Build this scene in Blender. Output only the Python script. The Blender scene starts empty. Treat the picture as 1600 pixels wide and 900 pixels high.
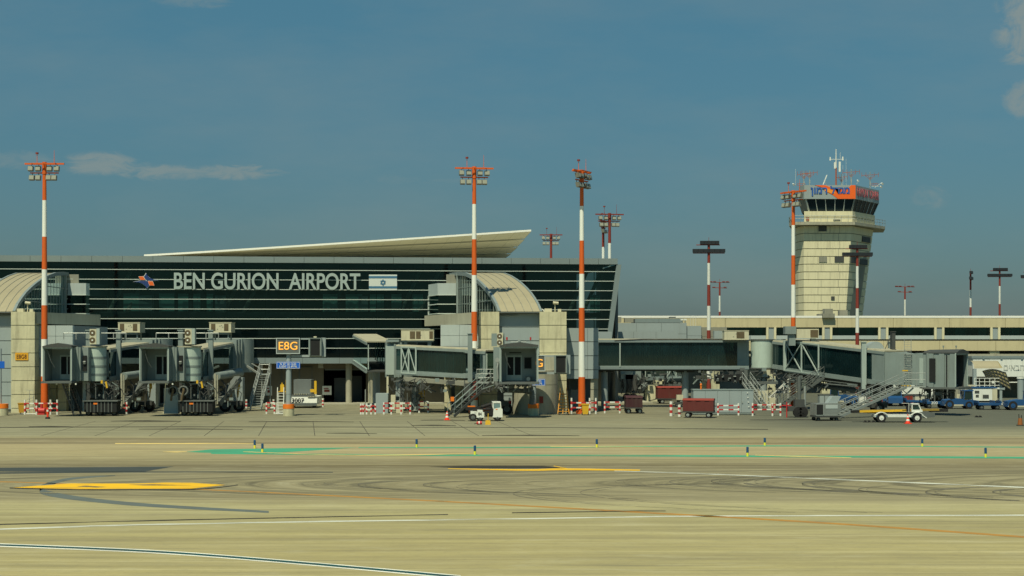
import bpy, bmesh, math, random
from mathutils import Vector, Matrix
random.seed(7)
R = math.radians
scn = bpy.context.scene
COL = scn.collection

# ---------------------------------------------------------------- camera, world, sun, exposure
F, H, HY = 2500.0, 6.0, 540.0            # focal length in photo pixels, eye height, horizon row
cam_d = bpy.data.cameras.new('camera'); cam = bpy.data.objects.new('camera', cam_d); COL.objects.link(cam)
cam.location = (0, 0, H); cam.rotation_euler = (R(90), 0, 0)
cam_d.sensor_width = 36; cam_d.lens = 36*F/1600; cam_d.shift_y = (HY-450)/1600
cam_d.clip_start = .5; cam_d.clip_end = 20000
scn.camera = cam
SUN_AZ, SUN_EL = -20.0, 60.0             # azimuth measured from straight behind the camera, + to the right
sdir = Vector((math.sin(R(SUN_AZ))*math.cos(R(SUN_EL)), -math.cos(R(SUN_AZ))*math.cos(R(SUN_EL)), math.sin(R(SUN_EL))))
sun_d = bpy.data.lights.new('sun', 'SUN'); sun = bpy.data.objects.new('sun', sun_d); COL.objects.link(sun)
sun_d.energy = 4.6; sun_d.angle = R(.55); sun_d.color = (1.0, .945, .68)
sun.rotation_euler = sdir.to_track_quat('Z', 'Y').to_euler(); sun.location = (0, -50, 120)
scn.view_settings.view_transform = 'Standard'; scn.view_settings.look = 'None'
scn.view_settings.gamma = 1; scn.view_settings.use_curve_mapping = False
scn.view_settings.exposure = 0.0

class NT:
    """tiny node helper"""
    def __init__(s, tree): s.t = tree; s.n = tree.nodes; s.l = tree.links
    def new(s, kind, **kw):
        nd = s.n.new(kind)
        for k, v in kw.items(): setattr(nd, k, v)
        return nd
    def put(s, sock, v):
        if hasattr(v, 'bl_rna') and hasattr(v, 'is_output'): s.l.new(v, sock)
        else: sock.default_value = v
    def m(s, op, a, b=0.0, c=0.0, clamp=False):
        nd = s.new('ShaderNodeMath', operation=op, use_clamp=clamp)
        s.put(nd.inputs[0], a); s.put(nd.inputs[1], b)
        if len(nd.inputs) > 2: s.put(nd.inputs[2], c)
        return nd.outputs[0]
    def mix(s, f, a, b, mode='MIX'):
        nd = s.new('ShaderNodeMix', data_type='RGBA', blend_type=mode)
        s.put(nd.inputs[0], f); s.put(nd.inputs[6], a); s.put(nd.inputs[7], b)
        return nd.outputs[2]
    def rng(s, v, a, b, c=0.0, d=1.0, smooth=False):
        nd = s.new('ShaderNodeMapRange'); nd.clamp = True
        if smooth: nd.interpolation_type = 'SMOOTHSTEP'
        s.put(nd.inputs[0], v)
        for i, q in enumerate((a, b, c, d)): nd.inputs[i+1].default_value = q
        return nd.outputs[0]
    def noise(s, vec, scale, detail=3, rough=.55, sc=None, loc=(0,0,0), dist=0.0):
        if sc or loc != (0,0,0):
            mp = s.new('ShaderNodeMapping'); s.l.new(vec, mp.inputs[0])
            mp.inputs['Scale'].default_value = sc or (1,1,1); mp.inputs['Location'].default_value = loc; vec = mp.outputs[0]
        nd = s.new('ShaderNodeTexNoise'); s.l.new(vec, nd.inputs['Vector'])
        nd.inputs['Scale'].default_value = scale; nd.inputs['Detail'].default_value = detail
        nd.inputs['Roughness'].default_value = rough; nd.inputs['Distortion'].default_value = dist
        return nd.outputs['Fac']
    def sep(s, vec):
        nd = s.new('ShaderNodeSeparateXYZ'); s.l.new(vec, nd.inputs[0]); return nd.outputs
    def comb(s, x, y, z):
        nd = s.new('ShaderNodeCombineXYZ')
        for i, v in enumerate((x, y, z)): s.put(nd.inputs[i], v)
        return nd.outputs[0]
def C4(c): return (c[0], c[1], c[2], 1.0)

world = bpy.data.worlds.new('World'); scn.world = world; world.use_nodes = True
w = NT(world.node_tree); w.n.clear()
sky = w.new('ShaderNodeTexSky', sky_type='NISHITA'); sky.sun_disc = False
sky.sun_elevation = R(SUN_EL); sky.sun_rotation = math.atan2(sdir.x, sdir.y)
sky.altitude = 0; sky.air_density = 1.2; sky.dust_density = .6; sky.ozone_density = 3.0
tc = w.new('ShaderNodeTexCoord'); gx, gy, gz = w.sep(tc.outputs['Generated'])
k = w.m('DIVIDE', gx, w.m('MAXIMUM', gy, .05)); m_ = w.m('DIVIDE', gz, w.m('MAXIMUM', gy, .05))
front = w.rng(gy, .2, .5)
low = w.rng(m_, -.02, .26)
tint = w.mix(low, C4((.130, .175, .240)), C4((.20, .37, .36)))
col = w.mix(1.0, sky.outputs[0], tint, 'MULTIPLY')
dv = w.comb(k, m_, 0.0)
def blob(cx, cy, rx, ry, gain, sc, thr, seed):
    ex = w.m('DIVIDE', w.m('SUBTRACT', k, cx), rx); ey = w.m('DIVIDE', w.m('SUBTRACT', m_, cy), ry)
    r2 = w.m('ADD', w.m('MULTIPLY', ex, ex), w.m('MULTIPLY', ey, ey))
    base = w.m('SUBTRACT', 1.0, r2, clamp=True)
    n = w.noise(dv, 1, 9, .68, sc=(sc[0]*1.5, sc[1]*1.5, 1), loc=(seed, seed*.7, 0), dist=.9)
    v = w.m('ADD', w.m('MULTIPLY', base, .62), w.m('MULTIPLY', w.m('SUBTRACT', n, .5), 2.2))
    return w.m('MULTIPLY', w.m('MULTIPLY', w.rng(v, thr, thr+.72, smooth=True), gain), w.rng(base, 0, .6))
cl = None
for a in [(.324, .200, .030, .036, .80, (26, 28), .02, 3.1), (.323, .155, .021, .017, .66, (28, 34), .02, 5.3),
          (-.255, .1135, .034, .0095, .66, (26, 80), .02, 1.7), (-.215, .108, .045, .0065, .62, (30, 100), .04, 4.1), (-.17, .1085, .040, .0065, .60, (30, 100), .04, 8.7),
          (-.07, .104, .07, .005, .16, (20, 80), .10, 2.9), (-.20, .215, .035, .006, .30, (20, 90), .1, 6.1), (.262, .093, .018, .010, .30, (40, 60), .15, 4.4), (-.31, .116, .03, .008, .3, (24, 70), .1, 9.2)]:
    b = blob(*a); cl = b if cl is None else w.m('MAXIMUM', cl, b)
veil = w.m('MULTIPLY', w.rng(w.noise(dv, 1, 6, .6, sc=(5, 16, 1), loc=(4, 2, 0)), .42, .75), .22)
cl = w.m('MAXIMUM', cl, veil)
cl = w.m('MULTIPLY', cl, front)
col = w.mix(cl, col, C4((1.65, 1.95, 1.85)))
bg = w.new('ShaderNodeBackground'); w.l.new(col, bg.inputs[0]); bg.inputs[1].default_value = .15
out = w.new('ShaderNodeOutputWorld'); w.l.new(bg.outputs[0], out.inputs[0])

# ---------------------------------------------------------------- photo geometry -> metres
def X(px, d): return (px-800)/F*d
def Z(py, d): return H+(HY-py)/F*d
def W(px, py, d): return Vector((X(px, d), d, Z(py, d)))
def GD(py): return H*F/(py-HY)
def G(px, py): d = GD(py); return Vector((X(px, d), d, 0))

# ---------------------------------------------------------------- materials
MATS = {}
def mat(key, col=(.5,.5,.5), rough=.6, metal=0.0, var=.2, scale=.7, streak=.25, bump=0.0, emit=None, dirt=(.10,.085,.06), spec=.5):
    if key in MATS: return MATS[key]
    M = bpy.data.materials.new(key); M.use_nodes = True; t = NT(M.node_tree); t.n.clear()
    o = t.new('ShaderNodeOutputMaterial'); p = t.new('ShaderNodeBsdfPrincipled'); t.l.new(p.outputs[0], o.inputs[0])
    c = t.new('ShaderNodeTexCoord').outputs['Object']
    n1 = t.rng(t.noise(c, scale, 5, .65), .35, .72)
    base = t.mix(t.m('MULTIPLY', n1, var), C4(col), C4(tuple(q*.45 for q in col)))
    if streak:
        n2 = t.rng(t.noise(c, 1.0, 4, .6, sc=(2.6, 2.6, .35), loc=(3, 7, 1)), .5, .78)
        base = t.mix(t.m('MULTIPLY', n2, streak), base, C4(dirt))
    t.l.new(base, p.inputs['Base Color'])
    t.put(p.inputs['Roughness'], t.rng(n1, 0, 1, rough, min(1, rough+.15)))
    p.inputs['Metallic'].default_value = metal
    p.inputs['Specular IOR Level'].default_value = spec
    if bump:
        b = t.new('ShaderNodeBump'); b.inputs['Strength'].default_value = bump; b.inputs['Distance'].default_value = .03
        t.l.new(t.noise(c, 9, 4), b.inputs['Height']); t.l.new(b.outputs[0], p.inputs['Normal'])
    if emit:
        p.inputs['Emission Color'].default_value = C4(emit[0]); p.inputs['Emission Strength'].default_value = emit[1]
    MATS[key] = M; return M
def glassmat(key, tint, refl=1.0, rough=.04, dust=0.0, dcol=(.02,.05,.055)):
    if key in MATS: return MATS[key]
    M = bpy.data.materials.new(key); M.use_nodes = True; t = NT(M.node_tree); t.n.clear()
    o = t.new('ShaderNodeOutputMaterial')
    tr = t.new('ShaderNodeBsdfTransparent'); tr.inputs[0].default_value = C4(tint)
    gl = t.new('ShaderNodeBsdfGlossy'); gl.inputs['Roughness'].default_value = rough; gl.inputs['Color'].default_value = C4((.8, .95, .95))
    fr = t.new('ShaderNodeFresnel'); fr.inputs[0].default_value = 1.42
    mx = t.new('ShaderNodeMixShader'); t.l.new(t.m('MULTIPLY', fr.outputs[0], refl, clamp=True), mx.inputs[0])
    df = t.new('ShaderNodeBsdfDiffuse'); cc_ = t.new('ShaderNodeTexCoord').outputs['Object']
    t.l.new(t.mix(t.rng(t.noise(cc_, .35, 3), .35, .7), C4(dcol), C4(tuple(v*1.9 for v in dcol))), df.inputs[0])
    m2 = t.new('ShaderNodeMixShader'); m2.inputs[0].default_value = dust; t.l.new(tr.outputs[0], m2.inputs[1]); t.l.new(df.outputs[0], m2.inputs[2])
    t.l.new(m2.outputs[0], mx.inputs[1]); t.l.new(gl.outputs[0], mx.inputs[2]); t.l.new(mx.outputs[0], o.inputs[0])
    MATS[key] = M; return M

pale2   = mat('round_head_paint', (.46,.56,.50), .5, var=.18, scale=.8, streak=.25)
cream   = mat('cream_concrete', (.60,.57,.38), .85, var=.45, scale=.6, streak=.5, bump=.3)
concr   = mat('grey_concrete', (.40,.39,.30), .85, var=.35, scale=.6, streak=.35, bump=.3)
towerc  = mat('tower_concrete', (.72,.67,.45), .85, var=.24, scale=.25, streak=.26)
beige   = mat('beige_cladding', (.58,.51,.31), .8, var=.2, scale=.25, streak=.25)
bandg   = mat('grey_render_band', (.26,.26,.21), .85, var=.25, scale=.4, streak=.3)
panel   = mat('blue_grey_panel', (.30,.355,.36), .5, var=.15, scale=.3, streak=.12)
panell  = mat('light_panel', (.42,.48,.47), .5, var=.12, scale=.3, streak=.12)
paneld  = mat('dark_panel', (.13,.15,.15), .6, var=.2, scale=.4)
fascia  = mat('fascia_metal', (.20,.25,.255), .5, var=.2, scale=.15, streak=.1)
mullm   = mat('pale_mullion', (.52,.58,.53), .5, var=.1, streak=.0)
jgrey   = mat('bridge_grey_paint', (.22,.27,.26), .5, var=.25, scale=.8, streak=.25)
jlight  = mat('bridge_pale_paint', (.36,.43,.40), .5, var=.2, scale=.8, streak=.25)
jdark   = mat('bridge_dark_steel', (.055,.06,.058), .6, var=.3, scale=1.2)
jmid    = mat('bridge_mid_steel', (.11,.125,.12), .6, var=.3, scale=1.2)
roofm   = mat('bridge_roof_tan', (.38,.36,.26), .85, var=.4, scale=1.0, streak=.3)
acm     = mat('air_unit_cream', (.56,.53,.38), .6, var=.15, scale=1.0, streak=.3)
acg     = mat('air_unit_grille', (.115,.085,.045), .8, var=.3, scale=2)
black   = mat('black_rubber', (.012,.012,.013), .8, var=.3, streak=.15)
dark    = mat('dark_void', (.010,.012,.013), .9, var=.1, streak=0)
steel   = mat('galvanised_steel', (.36,.39,.37), .45, .3, var=.2, scale=2, streak=.15)
white   = mat('white_paint', (.74,.76,.70), .5, var=.1, streak=.22)
polew   = mat('pole_white_paint', (.82,.84,.78), .5, var=.08, scale=.5, streak=.12)
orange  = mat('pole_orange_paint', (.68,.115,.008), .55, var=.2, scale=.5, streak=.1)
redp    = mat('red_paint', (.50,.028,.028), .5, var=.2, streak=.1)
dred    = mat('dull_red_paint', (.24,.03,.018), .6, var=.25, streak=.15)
maroon  = mat('maroon_sheet', (.12,.018,.015), .6, var=.3, scale=1.5, streak=.3)
yellow  = mat('yellow_paint', (.70,.42,.02), .5, var=.2, streak=.15)
oran2   = mat('signal_orange', (.85,.20,.01), .5, var=.2, streak=.15)
blue    = mat('blue_vehicle_paint', (.014,.075,.21), .4, var=.2, streak=.1)
signb   = mat('sign_blue', (.005,.11,.55), .4, var=.05, streak=0)
tan     = mat('soffit_panel', (.55,.52,.38), .7, var=.15, scale=.2, streak=.1)
whiteroof = mat('white_roof_edge', (.86,.86,.80), .5, var=.08, streak=.05)
vaultm  = mat('vault_sheet', (.34,.305,.20), .6, var=.25, scale=.3, streak=.15)
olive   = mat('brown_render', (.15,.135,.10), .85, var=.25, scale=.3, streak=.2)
letter  = mat('sign_letter_metal', (.36,.44,.42), .5, var=.2, scale=.6, streak=0)
led     = mat('led_orange', (.9,.4,.05), .5, var=0, streak=0, emit=((1.0,.42,.06), .7))
whitep  = mat('flag_white', (.62,.66,.62), .6, var=.05, streak=0)
flagb   = mat('flag_blue', (.05,.16,.27), .6, var=.05, streak=0)
logob   = mat('emblem_blue', (.012,.04,.17), .5, var=.05, streak=0)
logoo   = mat('emblem_orange', (.80,.14,.02), .5, var=.05, streak=0)
hebb    = mat('sign_letter_blue', (.02,.10,.36), .5, var=.05, streak=0)
pinkl   = mat('sign_letter_pink', (.55,.10,.13), .5, var=.05, streak=0)
green   = mat('interior_green', (.05,.13,.11), .6, var=.3, scale=.5, streak=0)
lampm   = mat('floodlight_metal', (.16,.16,.13), .5, var=.2)
lampl   = mat('floodlight_lens', (.30,.31,.25), .25, var=.1, streak=0)
rust    = mat('antenna_rust', (.36,.10,.05), .7, var=.3)
lattice = mat('old_bronze_cladding', (.32,.27,.13), .7, var=.4, scale=1.5)
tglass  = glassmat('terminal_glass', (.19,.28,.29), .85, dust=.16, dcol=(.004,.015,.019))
jglass  = glassmat('bridge_glass', (.10,.19,.20), 1.3, dust=.38, dcol=(.012,.034,.038))
cabgl   = glassmat('cab_glass', (.05,.08,.10), 1.2)

# ---------------------------------------------------------------- mesh helpers
ROOTM = {}
class MB:
    def __init__(s, T=None): s.v = []; s.f = []; s.m = []; s.s = []; s.p = []; s.T = T
    def _a(s, pts, cont=False):
        b = len(s.v)
        if not cont: s.p.append(len(s.f))
        for p in pts:
            p = Vector(p); s.v.append(s.T @ p if s.T else p)
        return b
    def poly(s, pts, m=0, sm=False):
        b = s._a(pts); s.f.append(tuple(range(b, b+len(pts)))); s.m.append(m); s.s.append(sm); return s
    def hexa(s, P, m=0):
        b = s._a(P)
        for q in ((0,1,2,3),(4,7,6,5),(0,4,5,1),(1,5,6,2),(2,6,7,3),(3,7,4,0)):
            s.f.append(tuple(b+i for i in q)); s.m.append(m); s.s.append(False)
        return s
    def box(s, x0, x1, y0, y1, z0, z1, m=0):
        return s.hexa([(x0,y0,z0),(x1,y0,z0),(x1,y1,z0),(x0,y1,z0),(x0,y0,z1),(x1,y0,z1),(x1,y1,z1),(x0,y1,z1)], m)
    def bar(s, a, b, wd, ht, m=0):
        a = Vector(a); b = Vector(b); d = (b-a)
        if d.length < 1e-6: return s
        d.normalize()
        up = Vector((0,0,1)) if abs(d.z) < .95 else Vector((0,1,0))
        sd = d.cross(up).normalized()*wd/2; uu = sd.cross(d).normalized()*ht/2
        return s.hexa([a-sd-uu, a+sd-uu, b+sd-uu, b-sd-uu, a-sd+uu, a+sd+uu, b+sd+uu, b-sd+uu], m)
    def tube(s, a, b, r0, r1=None, n=12, m=0, caps=True):
        a = Vector(a); b = Vector(b); r1 = r0 if r1 is None else r1
        d = (b-a).normalized(); up = Vector((0,0,1)) if abs(d.z) < .95 else Vector((1,0,0))
        e1 = d.cross(up).normalized(); e2 = d.cross(e1)
        A = [a+(e1*math.cos(2*math.pi*i/n)+e2*math.sin(2*math.pi*i/n))*r0 for i in range(n)]
        B = [b+(e1*math.cos(2*math.pi*i/n)+e2*math.sin(2*math.pi*i/n))*r1 for i in range(n)]
        q = s._a(A+B)
        for i in range(n):
            j = (i+1) % n; s.f.append((q+i, q+j, q+n+j, q+n+i)); s.m.append(m); s.s.append(n > 7)
        if caps:
            q = s._a(A+B, True)
            s.f.append(tuple(q+i for i in range(n))); s.m.append(m); s.s.append(False)
            s.f.append(tuple(q+n+i for i in reversed(range(n)))); s.m.append(m); s.s.append(False)
        return s
    def path(s, pts, r, n=8, m=0):
        for a, b in zip(pts, pts[1:]): s.tube(a, b, r, r, n, m)
        return s
    def loft(s, A, B, m=0, caps=True):
        n = len(A); q = s._a(list(A)+list(B))
        for i in range(n):
            j = (i+1) % n; s.f.append((q+i, q+j, q+n+j, q+n+i)); s.m.append(m); s.s.append(False)
        if caps:
            s.f.append(tuple(q+i for i in range(n))); s.m.append(m); s.s.append(False)
            s.f.append(tuple(q+n+i for i in reversed(range(n)))); s.m.append(m); s.s.append(False)
        return s
    def striped(s, a, b, r, seg, m0=0, m1=1, sq=False):
        a = Vector(a); b = Vector(b); n = max(2, round((b-a).length/seg))
        for i in range(n):
            p = a.lerp(b, i/n); q = a.lerp(b, (i+1)/n)
            (s.bar(p, q, 2*r, 2*r, m0 if i % 2 else m1) if sq else s.tube(p, q, r, r, 10, m0 if i % 2 else m1))
        return s
    def each(s, name, mats, parent=None):
        """every primitive becomes a part of its own"""
        out_ = []
        for a, b_ in zip(s.p, s.p[1:]+[len(s.f)]):
            o = MB(); ids = sorted({i for f in s.f[a:b_] for i in f}); mp = {k: i for i, k in enumerate(ids)}
            o.v = [s.v[i] for i in ids]; o.f = [tuple(mp[i] for i in f) for f in s.f[a:b_]]; o.m = s.m[a:b_]; o.s = s.s[a:b_]
            out_.append(o.build(name, mats, parent))
        return out_
    def build(s, name, mats, parent=None, kind=None):
        if not isinstance(mats, (list, tuple)): mats = [mats]
        me = bpy.data.meshes.new(name)
        RM = ROOTM.get(parent.name) if parent else None
        inv = RM.inverted() if RM else None
        me.from_pydata([tuple(inv @ v) if inv else tuple(v) for v in s.v], [], s.f)
        for mm in mats: me.materials.append(mm)
        for p, mi, sm in zip(me.polygons, s.m, s.s): p.material_index = mi; p.use_smooth = sm
        bm = bmesh.new(); bm.from_mesh(me); bmesh.ops.recalc_face_normals(bm, faces=bm.faces); bm.to_mesh(me); bm.free()
        o = bpy.data.objects.new(name, me); COL.objects.link(o)
        if parent: o.parent = parent; ROOTM[o.name] = RM
        if kind: o['kind'] = kind
        return o
def tag(o, label, cat, group=None):
    o['label'] = label; o['category'] = cat
    if group: o['group'] = group
    return o
def thing(name, label, cat, loc=(0,0,0), rz=0.0, group=None):
    o = bpy.data.objects.new(name, None); COL.objects.link(o)
    o.location = loc; o.rotation_euler = (0, 0, rz); o.empty_display_size = .5
    ROOTM[o.name] = Matrix.Translation(Vector(loc)) @ Matrix.Rotation(rz, 4, 'Z')
    return tag(o, label, cat, group)
def frame(loc, rz=0.0): return Matrix.Translation(Vector(loc)) @ Matrix.Rotation(rz, 4, 'Z')
def solo(name, mb, mats, label, cat, loc, rz=0.0, group=None):
    o = mb.build(name, mats); o.location = loc; o.rotation_euler = (0, 0, rz); return tag(o, label, cat, group)
CH = {}
def kids(o): return [c for c in bpy.data.objects if c.parent is o]
def dup(o, loc, rz=None, label=None, parent=None):
    c = o.copy(); COL.objects.link(c)
    if parent is None:
        c.location = loc
        if rz is not None: c.rotation_euler = (0, 0, rz)
        if label: c['label'] = label
    else: c.parent = parent
    for ch in kids(o): dup(ch, None, parent=c)
    return c
def text(name, s, wd, ht, mt, parent, T, depth=.05, bold=.02, align=None):
    cu = bpy.data.curves.new(name, 'FONT'); cu.body = s; cu.offset = bold; cu.extrude = .02
    o = bpy.data.objects.new('tmp', cu); COL.objects.link(o); bpy.context.view_layer.update()
    me = bpy.data.meshes.new_from_object(o.evaluated_get(bpy.context.evaluated_depsgraph_get()))
    bpy.data.objects.remove(o)
    xs = [v.co.x for v in me.vertices]; ys = [v.co.y for v in me.vertices]; zs = [v.co.z for v in me.vertices]
    x0, x1, y0, y1 = min(xs), max(xs), min(ys), max(ys); z0, z1 = min(zs), max(zs)
    RM = ROOTM.get(parent.name) if parent else None; inv = RM.inverted() if RM else Matrix.Identity(4)
    for v in me.vertices:
        p = Vector(((v.co.x-(x0+x1)/2)/(x1-x0)*wd, -(v.co.z-z0)/max(1e-6, z1-z0)*depth, (v.co.y-(y0+y1)/2)/(y1-y0)*ht))
        v.co = inv @ (T @ p)
    me.materials.clear(); me.materials.append(mt)
    ob = bpy.data.objects.new(name, me); COL.objects.link(ob)
    if parent: ob.parent = parent; ROOTM[ob.name] = RM
    return ob
def wheel(parent, c, r, wd, T=None, rim=steel, ax=(0,1,0)):
    ax = Vector(ax); c = Vector(c)
    a = MB(T); a.tube(c-ax*wd/2, c+ax*wd/2, r, r, 20); a.tube(c-ax*(wd/2+.004), c+ax*(wd/2+.004), r*.9, r*.9, 20)
    t = a.build('wheel', black, parent)
    b = MB(T); b.tube(c-ax*(wd/2+.02), c+ax*(wd/2+.02), r*.52, r*.52, 14); b.tube(c-ax*(wd/2+.05), c+ax*(wd/2+.05), r*.18, r*.18, 8)
    b.build('rim', rim, t); return t

# ================================================================ GROUND
gm = bpy.data.materials.new('apron_surface'); gm.use_nodes = True; t = NT(gm.node_tree); t.n.clear()
o_ = t.new('ShaderNodeOutputMaterial'); p_ = t.new('ShaderNodeBsdfPrincipled'); t.l.new(p_.outputs[0], o_.inputs[0])
c = t.new('ShaderNodeTexCoord').outputs['Object']; gx, gy, gz = t.sep(c)
wob = t.m('MULTIPLY', t.m('SUBTRACT', t.noise(c, 1, 4, .6, sc=(.02, .10, 1)), .5), 1.3)
yy = t.m('ADD', gy, wob)
fac = t.rng(yy, 30, 190)
ramp = t.new('ShaderNodeValToRGB'); t.l.new(fac, ramp.inputs[0]); cr = ramp.color_ramp
stops = [(30,(.46,.415,.235)),(50,(.45,.405,.225)),(57,(.43,.40,.235)),(60.0,(.48,.45,.28)),(61.5,(.42,.385,.25)),(62.5,(.33,.30,.205)),
         (70,(.30,.275,.19)),(78.0,(.26,.235,.165)),(79.8,(.155,.13,.08)),(81.5,(.25,.22,.145)),(85,(.36,.325,.215)),(88,(.45,.40,.26)),
         (97.2,(.46,.39,.25)),(98.2,(.17,.135,.085)),(99.4,(.30,.255,.17)),(102.0,(.30,.255,.175)),(103,(.16,.135,.09)),(104.2,(.36,.33,.22)),(107,(.42,.39,.27)),
         (109,(.36,.34,.235)),(122,(.33,.31,.215)),(134,(.27,.255,.18)),(150,(.25,.235,.17)),(190,(.22,.21,.16))]
while len(cr.elements) < len(stops): cr.elements.new(.5)
for e, (d, cc) in zip(cr.elements, stops): e.position = (d-30)/160; e.color = (cc[0]*.85, cc[1]*.825, cc[2]*.69, 1) if d < 106 else (cc[0]*.66, cc[1]*.69, cc[2]*.66, 1)
g = ramp.outputs[0]
# dark asphalt area of the stand on the right
am = t.m('MULTIPLY', t.rng(t.m('ADD', gx, t.m('MULTIPLY', wob, 2)), 12, 24), t.rng(t.m('ADD', gy, t.m('MULTIPLY', gx, -.09)), 106, 118))
# long stains along the taxiing direction
s1 = t.rng(t.noise(c, 1, 6, .65, sc=(.035, .85, 1)), .36, .72)
g = t.mix(t.m('MULTIPLY', s1, .58), g, C4((.17,.145,.085)))
s2 = t.rng(t.noise(c, 1, 5, .6, sc=(.05, 2.2, 1), loc=(9, 3, 0)), .50, .74)
g = t.mix(t.m('MULTIPLY', s2, .45), g, C4((.55,.50,.31)))
s4 = t.rng(t.noise(c, 1, 4, .6, sc=(.11, 3.6, 1), loc=(2, 13, 0)), .54, .72)
g = t.mix(t.m('MULTIPLY', s4, .62), g, C4((.15,.135,.09)))
s5 = t.rng(t.noise(c, .045, 4, .6, loc=(20, 8, 0)), .4, .7)
g = t.mix(t.m('MULTIPLY', s5, .16), g, C4((.30,.30,.22)))
# curved tyre marks where aircraft turn (darker strip of the taxiway)
dy = t.m('SUBTRACT', gy, 69.5)
px_ = t.m('SUBTRACT', gx, t.m('MULTIPLY', t.m('MULTIPLY', dy, dy), .34))
px2 = t.m('ADD', px_, t.m('MULTIPLY', t.noise(c, .10, 3), 7))
arcn = t.new('ShaderNodeTexNoise'); t.l.new(t.comb(px2, t.m('MULTIPLY', gy, .02), 0.0), arcn.inputs['Vector'])
arcn.inputs['Scale'].default_value = .42; arcn.inputs['Detail'].default_value = 5; arcn.inputs['Roughness'].default_value = .75
zone = t.m('MULTIPLY', t.rng(gy, 61.5, 65, smooth=True), t.rng(gy, 81, 76, smooth=True))
patch = t.rng(t.noise(c, .06, 3, .5, loc=(3, 1, 0)), .25, .50, .25, 1.0)
av = t.m('MULTIPLY', t.m('MULTIPLY', t.rng(arcn.outputs['Fac'], .47, .60), zone), patch)
g = t.mix(t.m('MULTIPLY', av, .68), g, C4((.07,.065,.045)))
av2 = t.m('MULTIPLY', t.m('MULTIPLY', t.rng(arcn.outputs['Fac'], .46, .34), zone), patch)
g = t.mix(t.m('MULTIPLY', av2, .40), g, C4((.40,.375,.26)))
# mottling and grain of old concrete
m1_ = t.noise(c, 1.1, 7, .72, sc=(.35, 1, 1), loc=(31, 4, 0))
g = t.mix(t.m('MULTIPLY', t.rng(m1_, .50, .72), .38), g, C4((.19,.18,.13)))
g = t.mix(t.m('MULTIPLY', t.rng(m1_, .48, .30), .30), g, C4((.48,.46,.33)))
m2_ = t.noise(c, 7, 4, .75, sc=(.5, 1, 1))
g = t.mix(t.m('MULTIPLY', t.rng(m2_, .52, .70), .30), g, C4((.14,.13,.09)))
ck = t.new('ShaderNodeTexBrick'); t.l.new(c, ck.inputs['Vector']); ck.inputs['Scale'].default_value = .13; ck.inputs['Mortar Size'].default_value = .006; ck.offset = 0
ck.inputs['Brick Width'].default_value = 1.0; ck.inputs['Row Height'].default_value = .9; ck.inputs['Color1'].default_value = (0,0,0,1); ck.inputs['Color2'].default_value = (.35,.35,.35,1); ck.inputs['Mortar'].default_value = (1,1,1,1)
slab = t.m('MULTIPLY', t.rng(gy, 60, 55), t.rng(ck.outputs['Color'], 0, 1, 0, 1))
g = t.mix(t.m('MULTIPLY', am, .78), g, C4((.075,.085,.072)))
# oil spots near the stands
s3 = t.m('MULTIPLY', t.rng(t.noise(c, .35, 5, .6, loc=(5, 5, 0)), .55, .75), t.rng(gy, 112, 135))
g = t.mix(t.m('MULTIPLY', s3, .5), g, C4((.06,.055,.045)))
t.l.new(g, p_.inputs['Base Color']); p_.inputs['Roughness'].default_value = .9; p_.inputs['Specular IOR Level'].default_value = .2
b = t.new('ShaderNodeBump'); b.inputs['Strength'].default_value = .25; b.inputs['Distance'].default_value = .02
t.l.new(t.noise(c, 4, 5), b.inputs['Height']); t.l.new(b.outputs[0], p_.inputs['Normal'])
gmb = MB(); gmb.poly([(-5000,-600,0),(5000,-600,0),(5000,9000,0),(-5000,9000,0)])
gmb.build('ground', gm, kind='structure')

def paint(key, col, wear=.5, sc=(.12, 1.5, 1)):
    """worn road paint: transparent where it has rubbed off"""
    if key in MATS: return MATS[key]
    M = bpy.data.materials.new(key); M.use_nodes = True; t = NT(M.node_tree); t.n.clear()
    o = t.new('ShaderNodeOutputMaterial'); p = t.new('ShaderNodeBsdfPrincipled')
    c = t.new('ShaderNodeTexCoord').outputs['Object']
    n = t.noise(c, 1, 5, .65, sc=sc)
    t.l.new(t.mix(t.rng(t.noise(c, 1.3, 4, .6, sc=(.3,1,1)), .45, .8), C4(col), C4(tuple(q*.45+.05 for q in col))), p.inputs['Base Color'])
    p.inputs['Roughness'].default_value = .85; p.inputs['Specular IOR Level'].default_value = .2
    tr = t.new('ShaderNodeBsdfTransparent'); mx = t.new('ShaderNodeMixShader')
    t.l.new(t.rng(n, wear-.08, wear+.06), mx.inputs[0]); t.l.new(tr.outputs[0], mx.inputs[2]); t.l.new(p.outputs[0], mx.inputs[1])
    t.l.new(mx.outputs[0], o.inputs[0]); MATS[key] = M; return M
pyel = paint('yellow_marking', (.80,.47,.02), .72); porg = paint('faded_orange_line', (.42,.22,.05), .66, (.6, 1, 1))
pgrn = paint('green_marking', (.06,.34,.20), .66); pwht = paint('white_marking', (.75,.76,.68), .70); ptea = paint('dark_teal_line', (.012,.07,.075), .85)
pdrk = paint('dark_patch', (.05,.062,.062), .68); pblk = paint('black_patch', (.035,.033,.025), .62); pgrb = paint('blue_grey_trace', (.12,.145,.14), .62, (.25, .6, 1))
pjnt = paint('joint_sealant', (.11,.10,.075), .60, (.3,.3,1)); ptyr = paint('tyre_rubber_trace', (.15,.14,.10), .55, (.35, .9, 1)); pwht2 = paint('faint_white_marking', (.60,.62,.55), .56); pylf = paint('pale_yellow_marking', (.72,.55,.20), .60)
LZ = [.004]
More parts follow.
